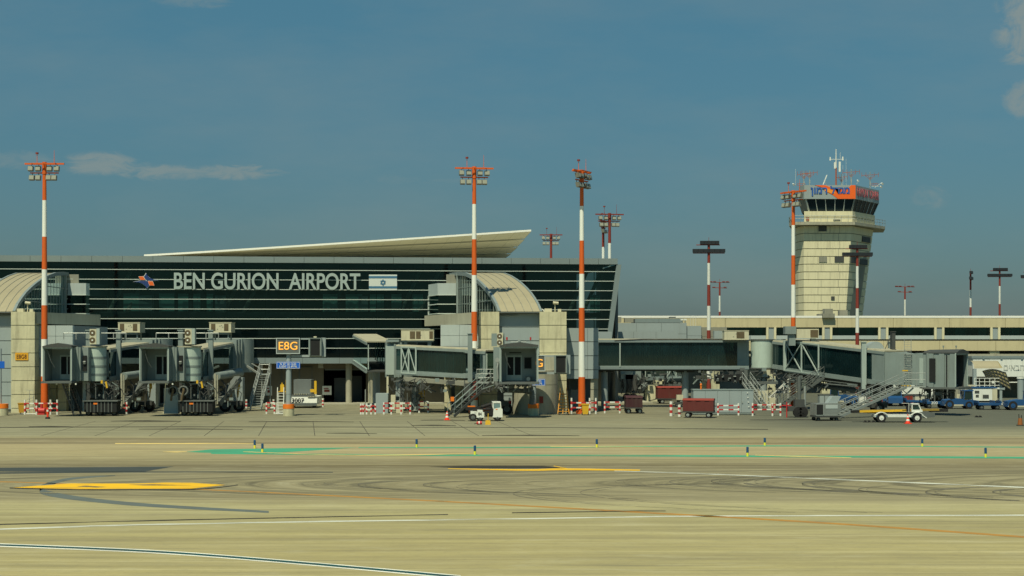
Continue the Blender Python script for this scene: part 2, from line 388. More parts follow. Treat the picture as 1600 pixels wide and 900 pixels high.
def strip(name, pts, mt, wy=None, nz=None):
    """a painted line on the ground: pts = (px, py, thickness in photo rows)"""
    z = .004*(nz or 1); mb = MB()
    if len(pts) > 3:                       # smooth the bend
        q_ = [pts[0]]+list(pts)+[pts[-1]]; o = []
        for i in range(1, len(q_)-2):
            for j in range(6):
                u = j/6; o.append(tuple(.5*((2*q_[i][c])+(-q_[i-1][c]+q_[i+1][c])*u+(2*q_[i-1][c]-5*q_[i][c]+4*q_[i+1][c]-q_[i+2][c])*u*u+(-q_[i-1][c]+3*q_[i][c]-3*q_[i+1][c]+q_[i+2][c])*u**3) for c in range(3)))
        pts = o+[pts[-1]]
    for (x0,y0,w0), (x1,y1,w1) in zip(pts, pts[1:]):
        a = G(x0, y0-w0/2); b_ = G(x1, y1-w1/2); c_ = G(x1, y1+w1/2); d_ = G(x0, y0+w0/2)
        for q in (a, b_, c_, d_): q.z = z
        mb.poly([d_, c_, b_, a])
    return mb.build(name, mt, kind='structure')
def patchp(name, pts, mt, nz=1):
    mb = MB(); q = [G(x, y) for x, y in pts]
    for v in q: v.z = .004*nz
    mb.poly(q); return mb.build(name, mt, kind='structure')
strip('white_line_edge', [(-40,850.2,5.4),(230,861.5,5.4),(450,878,5.6),(720,902,6)], pwht, nz=1)
strip('taxi_line', [(-40,850.2,2.4),(230,861.5,2.6),(450,878,2.8),(720,902,3)], ptea, nz=2)
patchp('yellow_marking', [(20,762),(110,755.5),(210,755.8),(260,754.2),(300,754.5),(352,758),(300,763.5),(120,764.5)], pyel, 2)
strip('black_marking_edge', [(15,762.5,1.6),(120,765.2,1.6),(300,764.6,1.6),(372,757.8,1.2)], pblk)
for i, q in enumerate([[(120,760.6),(134,759.2),(168,761.2),(150,762)], [(200,757.6),(238,757.0),(265,757.6),(300,758.8),(255,759),(225,758.8)]]): patchp('black_marking', q, ptyr, 3)
patchp('dark_repair_patch', [(-40,731),(150,730),(272,729),(225,737),(120,737.5),(-40,736.5)], pdrk, 1)
strip('dark_stain', [(-40,739.5,2.4),(200,737.6,1.6),(400,737.6,1.4),(520,738,1)], pdrk)
strip('tyre_trace', [(180,743,1.2),(120,747,3),(88,753,5),(62,764,8),(80,772,8),(140,781,6),(240,790,5),(420,800,3)], pgrb, nz=1)
for (ax_, ay_, sc_, wt_) in ((1252,755,1.0,1.0),(1160,752,1.05,1.0),(1110,751,.8,.6),(905,768,1.5,.35),(800,770,1.4,.35),(1445,768,.9,.9),(1550,768,.7,.8),(660,757,.7,.6),(558,757,.7,.6),(1045,752,.8,.4),(960,752,.8,.35),(505,754,.6,.4),(1340,764,.8,.4),(712,760,.9,.3)):
    for dx_, k_ in ((0,1.0),(16,.45)):
        X_ = ax_+dx_*sc_
        strip('tyre_mark', [(X_+190*sc_,ay_-9.5*sc_,.3),(X_+90*sc_,ay_-7.5*sc_,.9*wt_*k_),(X_+28*sc_,ay_-4*sc_,2.0*wt_*k_),(X_+2*sc_,ay_,3.2*wt_*k_),(X_+12*sc_,ay_+4.5*sc_,2.6*wt_*k_),(X_+60*sc_,ay_+10*sc_,1.8*wt_*k_),(X_+150*sc_,ay_+16*sc_,1.0*wt_*k_),(X_+300*sc_,ay_+22*sc_,.3)], ptyr, nz=1)
strip('taxi_line', [(-40,752.5,1.2),(60,754.5,1.2),(350,766.5,1.4),(700,784,1.8),(990,800,2.2),(1300,818,2.4),(1640,842,2.8)], porg)
strip('white_line', [(-40,828.5,2.0),(200,820.5,2.0),(500,815,1.8),(800,811,1.6),(1100,806.5,1.6),(1640,805,1.8)], pwht2)
strip('dark_line', [(-40,820.5,1.6),(300,812,1.5),(700,804,1.2)], pblk)
strip('dark_line', [(800,801.5,1.2),(1000,798.5,1.0),(1040,798.5,.6)], pblk, nz=2)
strip('white_line', [(960,736,.8),(1100,740.5,1.2),(1300,749,1.4),(1640,763.5,1.8)], pwht2, nz=2)
patchp('dark_repair_patch', [(670,729.5),(740,727.6),(850,728),(885,731.5),(800,732),(720,731.6)], pblk, 1)
strip('yellow_marking', [(700,732.5,.8),(820,734.6,2.2),(880,733.5,3.0),(1000,734.8,1.6)], pyel, nz=2)
strip('yellow_marking', [(865,728,.8),(885,732,1.0)], pyel, nz=1)
strip('green_marking', [(560,699.4,1.2),(800,699.2,1.8),(1200,696.8,1.6),(1640,699,1.4)], pgrn, nz=1)
strip('green_marking', [(330,708.5,1.6),(640,711.2,2.2),(800,711.5,2.2),(1200,713,2.6),(1640,715.5,3.0)], pgrn, nz=1)
patchp('green_marking', [(290,706.2),(330,702.2),(430,700.6),(560,699.2),(480,704.5),(420,708.2),(330,707.8)], pgrn, 1)
strip('yellow_marking', [(255,706,.6),(275,706.3,1.6),(292,705.8,.6)], pylf, nz=2)
strip('yellow_marking', [(180,693.0,1.2),(290,693,1.6),(400,692.8,1.2)], pylf, nz=1)
strip('yellow_marking', [(380,706,.8),(520,711,.8),(640,711,1.2),(740,708.6,.8)], pylf, nz=3)
strip('yellow_marking', [(860,697.8,.8),(990,698.8,.8),(1100,698.8,.6)], pylf, nz=3)
strip('yellow_marking', [(1180,711.5,.8),(1250,713.5,1.2),(1330,715.6,.8)], pylf, nz=3)
# joints between the concrete slabs of the stands
for x0, x1 in ((417,404),(350,319),(489,492),(562,577),(636,664),(706,748),(776,832),(283,233),(215,148),(150,64)):
    a, b_ = G(x0 if x0 > 470 else x0, 658), G(x1, 681)
    mb = MB(); mb.bar((a.x, a.y, .004), (b_.x, b_.y, .004), .055, .004); mb.build('slab_joint', pjnt, kind='structure')
strip('slab_joint', [(-40,668,.8),(300,667,.8),(800,668,.7),(1200,671,.8)], pblk, nz=2)
for i in range(9):
    x = random.uniform(0, 1200); y = random.uniform(655, 682); l = random.uniform(60, 220)
    strip('oil_stain', [(x, y, .4), (x+l*.5, y-.3, random.uniform(.8, 2.0)), (x+l, y+.4, .4)], pblk, nz=4)
# pavement in front of the terminal with a real kerb
A = math.atan2(6.0, 62.0); U = Vector((math.cos(A), math.sin(A), 0)); NV = Vector((-math.sin(A), math.cos(A), 0)); O0 = Vector((X(0,160), 160, 0))
TT = frame(O0, A)
kb = MB(TT); kb.box(-30, 66, -.8, 60, .002, .14); kb.build('pavement', concr, kind='structure')

def FP(px, py, off=0.0):
    """point of the terminal facade (moved `off` metres towards the apron) seen at a photo position"""
    P = O0-NV*off; kk = (px-800)/F
    s = (kk*P.y-P.x)/(U.x-kk*U.y); d = P.y+s*U.y
    return Vector((P.x+s*U.x, d, Z(py, d)))
def SU(px): return (FP(px, 500)-O0).dot(U)

# ================================================================ MAIN TERMINAL
T0 = thing('terminal_building', 'long dark glass terminal with large BEN GURION AIRPORT lettering and pale horizontal mullions', 'terminal', tuple(O0), A)
L = 62.3
zt = [13.67-.992*k for k in range(9)]
def uend(z): return L-.95*(14.4-z)/7.3      # the end of the glass leans
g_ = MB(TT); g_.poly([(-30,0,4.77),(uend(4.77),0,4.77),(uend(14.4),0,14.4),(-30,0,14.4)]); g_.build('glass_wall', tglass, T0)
mm = MB(TT)
for z in zt: mm.box(-30, uend(z), -.09, .03, z-.033, z+.033)
mm.each('mullion', mullm, T0)
vj = MB(TT)
for i in range(-8, 17): vj.box(i*3.75-.035, i*3.75+.035, .02, .10, 4.8, 14.38)
vj.each('joint_post', jdark, T0)
fb = MB(TT)
for i in range(-8, 21):
    a = i*3.02; b_ = min(a+2.99, L+.1)
    if a < L: fb.box(a, b_, -.35, .5, 14.41, 15.02)
fb.build('fascia', fascia, T0)
ef = MB(TT)
ef.hexa([(uend(4.2)+.0,-.3,4.2),(uend(4.2)+.5,-.3,4.2),(uend(4.2)+.5,.6,4.2),(uend(4.2)+.0,.6,4.2),(L+.0,-.3,14.4),(L+.5,-.3,14.4),(L+.5,.6,14.4),(L+.0,.6,14.4)])
ef.build('end_frame', fascia, T0)
sp = MB(TT); sp.box(-30, uend(4.5), -.2, .6, 4.18, 4.76)
for i in range(-8, 17): sp.box(i*3.75-.02, i*3.75+.02, -.215, -.20, 4.2, 4.75, 1)
sp.build('spandrel', [fascia, jmid], T0)
rf = MB(TT); rf.box(-30, 50, .52, 40, 14.5, 14.9); rf.box(50.002, L, .52, 14, 14.5, 14.9); rf.build('roof', concr, T0)
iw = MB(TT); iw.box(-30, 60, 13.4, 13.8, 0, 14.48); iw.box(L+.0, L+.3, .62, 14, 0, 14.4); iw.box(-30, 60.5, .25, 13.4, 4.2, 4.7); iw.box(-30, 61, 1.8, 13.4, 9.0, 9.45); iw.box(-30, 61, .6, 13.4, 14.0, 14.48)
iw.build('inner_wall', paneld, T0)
ic = MB(TT)
for u0 in (1,2.6,10.5,12.3,22,24,40,42,48.5,50.2,57.5,59):
    ic.tube((u0, 1.2, 9.45), (u0+2.2, 2.6, 14.0), .20, .20, 10)
ic.each('slanted_column', concr, T0)
ig = MB(TT)
for a, b_ in ((246,270),(276,292),(300,311),(321,331),(190,215),(504,527),(540,566),(578,600),(612,628),(645,662),(925,940)):
    ig.box(SU(a), SU(b_), 1.3, 1.4, 9.5, 11.3)
for a, b_ in ((215,238),(335,352),(560,575)): ig.box(SU(a), SU(b_), .8, .9, 9.5, 11.1, 1)
ig.each('lit_room', [mat('room_green', (.30,.62,.52), .6, var=.3, scale=.8, streak=0), mat('room_grey', (.35,.42,.40), .6, streak=0)], T0)
# ground floor
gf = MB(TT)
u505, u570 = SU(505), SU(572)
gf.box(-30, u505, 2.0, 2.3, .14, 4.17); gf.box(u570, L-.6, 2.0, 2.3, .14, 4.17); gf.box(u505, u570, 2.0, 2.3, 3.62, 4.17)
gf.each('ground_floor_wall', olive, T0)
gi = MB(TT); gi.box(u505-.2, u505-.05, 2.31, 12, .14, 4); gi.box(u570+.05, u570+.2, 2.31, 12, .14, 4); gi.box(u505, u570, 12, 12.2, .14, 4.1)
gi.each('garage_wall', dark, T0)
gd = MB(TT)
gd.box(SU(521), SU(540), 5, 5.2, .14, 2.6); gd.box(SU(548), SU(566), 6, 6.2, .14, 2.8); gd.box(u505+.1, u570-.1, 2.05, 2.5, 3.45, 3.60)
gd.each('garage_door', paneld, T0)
for (a, b_, y0, y1) in ((207,224,605,620),(468,488,573,593),(440,455,573,593),(455.3,467.7,573,593),(238,262,600,636)):
    wb = MB(TT); p, q = FP(a, y1, -2.0), FP(b_, y0, -2.0); ua, ub = (p-O0).dot(U), (q-O0).dot(U)
    wb.box(ua, ub, 1.9, 1.99, p.z, q.z); wn = wb.build('window' if y1 < 630 else 'door', jmid, T0)
    pb = MB(TT); pb.box(ua+.07, ub-.07, 1.86, 1.899, p.z+.07, q.z-.07); pb.build('pane', dark if a != 468 and a < 440 else olive, wn)
for (a, b_, y0, y1) in ((415,425,603,618),(503.5,518,603,617)):
    nb = MB(TT); p, q = FP(a, y1, -1.9), FP(b_, y0, -1.9); ua, ub = (p-O0).dot(U), (q-O0).dot(U)
    nb.box(ua, ub, 1.88, 1.95, p.z, q.z); nb.box(ua+.2, ub-.2, 1.865, 1.88, p.z+.3, p.z+.55, 1); nb.box(ua+.15, ub-.3, 1.865, 1.88, q.z-.3, q.z-.2, 1)
    nb.build('notice_board', [white, dred], T0)
db = MB(TT)
for a in (497, 540): db.box(SU(a), SU(a)+.5, .7, 1.4, 3.7, 4.17)
db.each('soffit_bracket', concr, T0)
gc = MB(TT)
for px in (-20, 130, 545, 580): gc.tube((SU(px), 1.0, .14), (SU(px), 1.0, 4.17), .32, .32, 16)
gc.each('ground_floor_column', concr, T0)
# lettering
P0, P1 = FP(272, 452, .2), FP(563, 427, .2); mid = (P0+P1)/2
TL = Matrix.Translation(mid) @ Matrix.Rotation(A, 4, 'Z')
text('lettering', 'BEN GURION  AIRPORT', (P1-P0).xy.length, P1.z-P0.z, letter, T0, TL, .12, .018)
# emblem
def fpoly(mb, pts, off, th, m=0):
    a = [FP(200+x/6.667, 410+y/6.667, off) for x, y in pts]; b_ = [p+NV*th for p in a]
    mb.loft(b_, a, m)
def grow(pts, k=4.0):
    cx = sum(p[0] for p in pts)/len(pts); cy = sum(p[1] for p in pts)/len(pts)
    o = []
    for i, p in enumerate(pts):
        v = Vector((p[0]-cx, p[1]-cy)); v = v*(1+k/max(1, v.length)); o.append((cx+v.x, cy+v.y))
    return o
b1 = [(190,112),(203,140),(232,164),(275,180),(325,187),(250,190),(195,188),(165,150),(180,130)]
b2 = [(55,202),(120,193),(180,192),(205,195),(225,235),(210,255),(195,272),(180,245),(155,222),(115,208)]
o1 = [(110,147),(158,147),(178,183),(130,183)]; o2 = [(208,197),(255,197),(273,240),(226,240)]
em = MB()
for q in (b1, b2): fpoly(em, grow(q, 5), .18, .03, 2)
for q in (b1, b2): fpoly(em, q, .215, .03, 0)
for q in (o1, o2): fpoly(em, grow(q, 3), .225, .03, 2); fpoly(em, q, .26, .03, 1)
em.build('emblem', [logob, logoo, white], T0)
fl = MB()
def rect(mb, x0, x1, y0, y1, off, th, m):
    a = [FP(x0,y1,off), FP(x1,y1,off), FP(x1,y0,off), FP(x0,y0,off)]; mb.loft([p+NV*th for p in a], a, m)
rect(fl, 576.5, 620.3, 429, 453.6, .20, .04, 0); rect(fl, 576.5, 620.3, 431.3, 434.8, .215, .012, 1); rect(fl, 576.5, 620.3, 447.2, 450.6, .215, .012, 1)
cx, cy, rr = 598.4, 441.2, 4.4
for sgn, off in ((1, .225), (-1, .235)):
    tri = [(cx+rr*math.sin(R(120*i))*.95, cy-sgn*rr*math.cos(R(120*i))) for i in range(3)]
    for i in range(3):
        a = FP(*tri[i], off); b_ = FP(*tri[(i+1) % 3], off); fl.bar(a, b_, .02, .085, 1)
fl.build('flag', [whitep, flagb], T0)

# sweeping roof sail above the terminal
SR = thing('sail_roof', 'cream roof sail sweeping up to a sharp point above the dark glass terminal', 'roof', (X(700,170), 170, 14.9))
n = 24; topf = []; botb = []; th = .15
for i in range(n+1):
    s = i/n; px = 225+(830-225)*s; py = 398.2+(359.3-398.2)*(s**1.06)
    topf.append(W(px, py, 166+2.0*s))
    px2 = 225+(778-225)*s; botb.append(Vector((X(px2, 172), 170.5+4*s, 14.95)))
sf = MB(); rows = 5
def SP(i, j):
    a, b_ = topf[i], botb[i]; v = j/rows; p = a.lerp(b_, v); p.z -= .25*math.sin(math.pi*v)*(i/n); return p
for i in range(n):
    for j in range(rows): sf.poly([SP(i,j)-Vector((0,0,th)), SP(i+1,j)-Vector((0,0,th)), SP(i+1,j+1)-Vector((0,0,th*.2)), SP(i,j+1)-Vector((0,0,th*.2))], 0, True)
sj = MB()
for i in range(2, n+1):
    for j in range(rows): sj.bar(SP(i,j)-Vector((0,0,th-.01)), SP(i,j+1)-Vector((0,0,th*.2)), .02, .03)
for j in (1, 2, 3, 4):
    for i in range(n): sj.bar(SP(i,j)-Vector((0,0,.10-.015*j)), SP(i+1,j)-Vector((0,0,.10-.015*j)), .025, .05)
sf.build('soffit', mat('sail_white', (.78,.75,.60), .7, var=.12, scale=.2, streak=.05), SR); sj.build('panel_joint', tan, SR)
se = MB()
for i in range(n):
    a, b_ = topf[i], topf[i+1]; q = Vector((0,.25,0)); z_ = Vector((0,0,th))
    se.hexa([a-z_, b_-z_, b_-z_+q, a-z_+q, a+z_*.25, b_+z_*.25, b_+z_*.25+q, a+z_*.25+q])
a, b_ = topf[n], botb[n]
se.build('roof_edge', whiteroof, SR)
st = MB()
for i in range(n):
    z_ = Vector((0,0,.1)); st.poly([topf[i]+Vector((0,.25,.06)), topf[i+1]+Vector((0,.25,.06)), botb[i+1]+z_, botb[i]+z_], 0, True)
st.build('roof_sheet', whiteroof, SR)

# ================================================================ GATE BUILDINGS (concrete piers, barrel vault)
prof = [(0,9.05),(1.0,9.72),(2.2,10.3),(3.5,10.84),(5,11.33),(6.7,11.82),(8.35,12.22),(10.6,12.68),(13.1,13.05),(16.5,13.25),(20,13.3)]
def courses(mb, x0, x1, y0, y1, z0, z1, h, gap=.06, m=0):
    z = z1
    while z > z0+.05:
        zb = max(z0, z-h+gap); mb.box(x0, x1, y0, y1, zb, z, m); z -= h
    mb.box(x0+.06, x1-.06, y0+.06, y1-.06, z0, z1-.05, m+1)
def gate_building(label, x0, d0, gdir, sgn, xa, xb, xc, piers, cl):
    """x0: eave corner of the glazed rim; the vault runs from x0 to the side away from the glazing (sgn)"""
    root = thing('gate_building', label, 'gate building', (x0, d0, 0), 0, 'concrete gate buildings with barrel vaults')
    def RP(t, z, w_=0.0): return Vector((x0+gdir*t+w_*sgn, d0+t, z))
    wv = 3.75
    v = MB()
    for (t0, z0), (t1, z1) in zip(prof, prof[1:]):
        v.poly([RP(t0,z0), RP(t0,z0,wv), RP(t1,z1,wv), RP(t1,z1)], 0, True)
        v.poly([RP(t0,z0-.2), RP(t0,z0-.2,wv), RP(t1,z1-.2,wv), RP(t1,z1-.2)], 0, True)
    v.build('barrel_roof', vaultm, root)
    sm_ = MB()
    for (t0, z0), (t1, z1) in zip(prof, prof[1:]):
        for q in (.2,.4,.6,.8): sm_.bar(RP(t0,z0+.015,wv*q), RP(t1,z1+.015,wv*q), .05, .05)
    sm_.build('roof_seam', bandg, root)
    for w_, a_, b2_ in ((0,.24,.34), (wv,.2,.28)):
        rm = MB()
        for (t0, z0), (t1, z1) in zip(prof, prof[1:]): rm.bar(RP(t0,z0-.08,w_), RP(t1,z1-.08,w_), a_, b2_)
        rm.build('roof_rim', fascia, root)
    gp = [RP(t, z-.25, .08) for t, z in prof] + [RP(20, 8.9, .08), RP(0, 8.9, .08)]
    gl = MB(); gl.poly(gp); gl.build('gable_glass', cabgl, root)
    gp2 = [RP(t, z-.25, wv-.05) for t, z in prof] + [RP(20, 8.9, wv-.05), RP(0, 8.9, wv-.05)]
    gl = MB(); gl.poly(gp2); gl.build('gable_wall', paneld, root)
    gb = MB()
    def zat(t):
        for (t0, z0), (t1, z1) in zip(prof, prof[1:]):
            if t0 <= t <= t1: return z0+(z1-z0)*(t-t0)/(t1-t0)
        return 13.2
    for i in range(1, 17): gb.bar(RP(i*1.05,8.9), RP(i*1.05,zat(i*1.05)-.25), .05, .05)
    for z in (10.1, 11.7):
        ts = next(i*.1 for i in range(200) if zat(i*.1) > z+.2); gb.bar(RP(ts, z), RP(16.8, z), .05, .06)
    gb.bar(RP(16.6,8.9,-.05), RP(16.6,13.2,-.05), .22, .22)
    gb.build('gable_mullion', jgrey, root)
    # stair block beside the gable
    dd = d0+17.2; gx_ = x0+gdir*17
    def hx(a, b_, y0, y1, z0, z1): return (min(a,b_), max(a,b_), y0, y1, z0, z1)
    w1, w2 = 1.95, 3.1
    sb = MB(); sb.loft([(gx_-.1*sgn,dd,11.1),(gx_-w1*sgn,dd,11.1),(gx_-w2*sgn,dd+4,11.1),(gx_-.1*sgn,dd+4,11.1)], [(gx_-.1*sgn,dd,12.25),(gx_-w1*sgn,dd,12.25),(gx_-w2*sgn,dd+4,12.25),(gx_-.1*sgn,dd+4,12.25)])
    sb.build('stair_block', panell, root)
    sg = MB(); sg.loft([(gx_-.15*sgn,dd+.05,8.0),(gx_-(w1-.05)*sgn,dd+.05,8.0),(gx_-(w2-.05)*sgn,dd+4,8.0),(gx_-.15*sgn,dd+4,8.0)], [(gx_-.15*sgn,dd+.05,11.09),(gx_-(w1-.05)*sgn,dd+.05,11.09),(gx_-(w2-.05)*sgn,dd+4,11.09),(gx_-.15*sgn,dd+4,11.09)])
    sg.build('stair_glass', cabgl, root)
    sl = MB()
    for z in (9.2, 10.15, 11.08):
        sl.bar((gx_-.1*sgn,dd-.03,z), (gx_-w1*sgn,dd-.03,z), .06, .09); sl.bar((gx_-w1*sgn,dd-.03,z), (gx_-w2*sgn,dd+4,z), .06, .09)
    sl.bar((gx_-w2*sgn,dd+3.97,8.6), (gx_-w2*sgn,dd+3.97,11.1), .1, .1)
    sl.build('stair_mullion', mullm, root)
    tb = MB(); tb.box(*hx(gx_+.2*sgn, gx_-1.1*sgn, dd+.4, dd+2.5, 12.26, 13.15)); tb.build('roof_box', bandg, root)
    # piers
    for a, b_ in piers:
        pb = MB(); courses(pb, a, b_, d0-.15, d0+2.2, 0, 9.02, 1.235); pb.build('concrete_pier', [cream, bandg], root)
    # panel wall between the piers
    pw = MB(); z = 8.9
    a, b_ = xc
    while z > .3: pw.box(a+.01, b_-.01, d0+.55, d0+.75, z-1.2, z-.03); z -= 1.235
    pw.box(a+.01, b_-.01, d0+.62, d0+.8, 0, 8.88, 1)
    pw.build('panel_wall', [panel, jmid], root)
    ev = MB(); ev.box(a+.01, b_-.01, d0-.1, d0+.9, 8.92, 9.04); ev.build('eave', jmid, root)
    # slanting band wall
    p, q = xa, xb
    bw = MB(); bw.hexa([(p[0],p[1],7.95),(q[0],q[1],7.95),(q[0]+.02,q[1]+.4,7.95),(p[0]+.02,p[1]+.4,7.95),(p[0],p[1],9.0),(q[0],q[1],9.0),(q[0]+.02,q[1]+.4,9.0),(p[0]+.02,p[1]+.4,9.0)])
    bw.build('parapet_band', mat('parapet_render', (.44,.42,.31), .85, var=.25, scale=.4, streak=.3), root)
    ter = MB(); ter.poly([(p[0],p[1]+.2,8.7),(q[0],q[1]+.2,8.7),(q[0]+sgn*9,q[1]+.2,8.7),(p[0]+sgn*3.6,p[1]+.2,8.7)]); ter.build('terrace', concr, root)
    rl = MB()
    for i in range(1): pass
    lb = MB(); a, b_, y0, z0, z1 = cl
    k_ = max(1, round(abs(b_-a)/1.7))
    for i in range(k_):
        for j in range(3):
            zz = z1-(j+1)*.98
            if zz+.9 > z0: lb.box(a+(b_-a)*i/k_+.015, a+(b_-a)*(i+1)/k_-.015, y0, y0+.1, max(z0, zz), zz+.95)
    lb.box(min(a,b_)+.03, max(a,b_)-.03, y0+.06, y0+12, z0, z1-.05, 1)
    lb.build('side_block', [panell, panel], root)
    # low walls/columns underneath
    lw = MB(); a, b_ = sorted((a, b_)); lw.box(a+.2, b_-.1, y0+6, y0+6.3, 0, z0, 1); courses(lw, (a+b_)/2-.5, (a+b_)/2+.3, y0+2.4, y0+3.2, 0, z0-.01, 1.2, m=2); courses(lw, (a+b_)/2-1.5, (a+b_)/2-.9, y0+3.4, y0+4.2, 0, z0-.01, 1.2, m=2)
    lw.build('undercroft', [concr, paneld, cream, bandg], root)
    # small camera unit on the roof edge
    for q in (piers[-1],):
        cu_ = MB(); xm = (q[0]+q[1])/2
        cu_.tube((xm+.2,d0+.6,9.02), (xm+.2,d0+.6,9.75), .05); cu_.tube((xm+.02,d0+.5,9.85), (xm+.5,d0+.5,9.8), .13, .13, 10); cu_.box(xm-.75, xm-.1, d0+.3, d0+.9, 9.03, 9.32); cu_.box(xm+.45, xm+.75, d0+.3, d0+.7, 9.03, 9.28)
        cu_.build('roof_camera', acm, root)
        for xx in (xm-1.0,):
            hp = MB(); pr = [Vector((xx+.22*math.cos(R(a)), d0+.5, 9.03+.22*math.sin(R(a)))) for a in range(0, 181, 30)]; hp.path(pr, .05, 8); hp.build('vent_hoop', white, root)
    return root
dR = 143.0
rg = gate_building('concrete gate building with barrel vault, right of the glass terminal name and flag', X(780,dR), dR, -.256, 1,
    (X(746,dR),dR+.1), (X(665.4,163), 160.5), (X(780,dR),X(843,dR)), [(X(748,dR),X(780,dR)), (X(843,dR),X(885,dR))], (X(688,dR+1), X(747.5,dR+1), dR+1.2, 4.3, 7.9))
dL = 143.0
lg = gate_building('concrete gate building with barrel vault at the left edge behind the first jet bridge', X(22,dL), dL, -.006, -1,
    (X(56,dL),dL+.1), (X(155,155), 155), (X(-42,dL),X(18,dL)), [(X(-80,dL),X(-42,dL)), (X(18,dL),X(55,dL))], (X(57,dL+1), X(115,dL+1), dL+1.2, 3.2, 7.85))
# right annex of the right gate building
an = MB(); a, b_ = X(885.5,145), X(935,145); z = 7.62
while z > 3.1: 
    an.box(a, a+(b_-a)*.66-.02, 145, 145.15, max(3.0, z-1.24), z-.03); an.box(a+(b_-a)*.66, b_, 145, 145.15, max(3.0, z-1.24), z-.03); z -= 1.27
an.box(a+.02, b_-.02, 145.1, 156, 3.0, 7.55, 1); an.build('annex', [panel, jmid], rg)
an = MB(); an.box(a+.5, a+1.9, 149, 150, 0, 1.9); an.box(b_-2.6, b_-2.5, 147, 153, 0, 3.0, 1); courses(an, X(923,145), b_-.02, 145.2, 146.2, 0, 2.98, 1.0, m=2); an.box(a, b_, 154, 154.2, 0, 3, 1)
an.build('annex_undercroft', [panel, paneld, concr, bandg], rg)
# round concrete base in front of the right gate building
rb = thing('round_concrete_base', 'broad round concrete base below the middle jet bridge cab, beside a concrete pier', 'concrete base', (X(836,140), 141.0, 0))
m1 = MB(); rr = X(872,139)-X(836,139)
m1.tube((X(836,140),141,0), (X(836,140),141,2.55), rr, rr, 40); m1.tube((X(836,140),141,2.6), (X(836,140),141,3.85), rr, rr, 40); m1.tube((X(836,140),141,2.5), (X(836,140),141,2.65), rr-.05, rr-.05, 40, 1)
m1.build('drum', [concr, bandg], rb)
m2 = MB(); m2.box(X(812,140), X(871,140), 140.6, 142.8, 3.852, 5.1); m2.build('plinth', concr, rb)
m3 = MB(); m3.box(X(843,138.3), X(849,138.3), 138.72, 138.8, 1.0, 1.6); m3.build('fire_hose_box', dred, rb)

# ================================================================ CONCOURSE ON THE RIGHT
dC = 200.0
cc_ = thing('concourse_building', 'low beige concourse with a white roof edge and ribbon windows behind the right jet bridge', 'concourse', (X(1300,dC), dC, 0))
xa, xb = X(958,dC), X(1760,dC)
def zc(y): return Z(y, dC)
def cbox(name, y1, y0, m, dy=0.0, thick=1.0, par=None, x0=None, x1=None):
    q = MB(); q.box(x0 if x0 is not None else xa, x1 if x1 is not None else xb, dC+dy, dC+dy+thick, zc(y1), zc(y0)); return q.build(name, m, par or cc_)
cbox('roof_edge', 496.6, 493.4, whiteroof, -.13, 2); 
q = MB(); xx = xa; k_ = 0
while xx < xb:
    q.box(xx+.02, min(xb, xx+7.0)-.02, dC-.1, dC+.9, zc(511.5), zc(496.7)); xx += 7.0
q.build('upper_cladding', beige, cc_)
for i in range(0, 12):
    x_ = X(1197,dC)+(i-1)*7.0
    if i >= 0:
        q = MB(); q.box(x_-.0, x_+.28, dC-.15, dC+.6, zc(530), zc(511.6)); q.box(x_+.29, x_+.96, dC+.0, dC+.6, zc(530), zc(511.6), 1); q.box(x_+.97, x_+1.25, dC-.15, dC+.6, zc(530), zc(511.6)); q.build('pilaster', [towerc, panel], cc_)
        q = MB(); q.box(x_+1.27, x_+6.98, dC+.02, dC+.05, zc(524), zc(511.7)); wn = q.build('window', glassmat('concourse_glass', (.50,.68,.64), 1.1), cc_)
        q = MB()
        for j in range(1, 12): q.box(x_+1.27+j*.476-.02, x_+1.27+j*.476+.02, dC+.07, dC+.10, zc(524), zc(511.7))
        q.build('glazing_bar', jmid, wn)
        q = MB(); q.box(x_+1.5+(i*1.3) % 2.0, x_+3.2+(i*1.7) % 2.0, dC+.2, dC+.25, zc(524), zc(511.7)); q.box(x_+5.6, x_+6.6, dC+.2, dC+.25, zc(524), zc(511.7)); q.each('window_backing', mat('backing_green', (.07,.16,.14), .6, var=.3, scale=.8, streak=0), cc_)  # green panels added behind the glass to lift the black windows
        q = MB(); q.box(x_+1.27, x_+6.98, dC-.02, dC+.6, zc(530), zc(524.2)); q.build('sill_panel', panell, cc_)
cbox('dark_recess', 532.4, 530.05, jmid, .25, .5)
q = MB(); xx = xa-1.2
while xx < xb: q.box(xx+.02, xx+6.98, dC-.1, dC+.9, zc(548), zc(532.5)); xx += 7.0
q.build('lower_cladding', beige, cc_)
cbox('back_wall', 622, 493.9, paneld, 6.0, .5)
cbox('service_wall', 640, 548.1, paneld, 3.0, .3)
cbox('floor_slab', 556.6, 553, concr, -.05, 3.0)
q = MB()
for i in range(12): q.box(X(1197,dC)+(i-3)*7.0, X(1197,dC)+(i-3)*7.0+1.2, dC+.1, dC+1.2, 0, zc(548.1))
q.each('concourse_column', cream, cc_)
q = MB()
for i in range(7): q.box(X(1100,dC)+i*5.5, X(1100,dC)+i*5.5+2.2, dC+2.2, dC+2.9, .1, 2.8+.3*(i % 3), i % 2)
q.each('loading_door', [cream, bandg], cc_)
q = MB(); q.box(X(1284,dC), X(1303,dC), dC-.6, dC+3.5, zc(496.5), zc(490)); q.box(X(1318,dC), X(1331,dC), dC+2.5, dC+3.5, zc(494), zc(484)); q.build('roof_vent', bandg, cc_)
q = MB(); q.box(X(1288,dC), X(1301,dC), dC-.2, dC+1.2, zc(490), zc(482.5)); q.build('roof_vent', bandg, cc_)
q = MB(); q.box(xa, xb, dC+1.9, dC+25, zc(498), zc(496.7)); q.build('roof', concr, cc_)

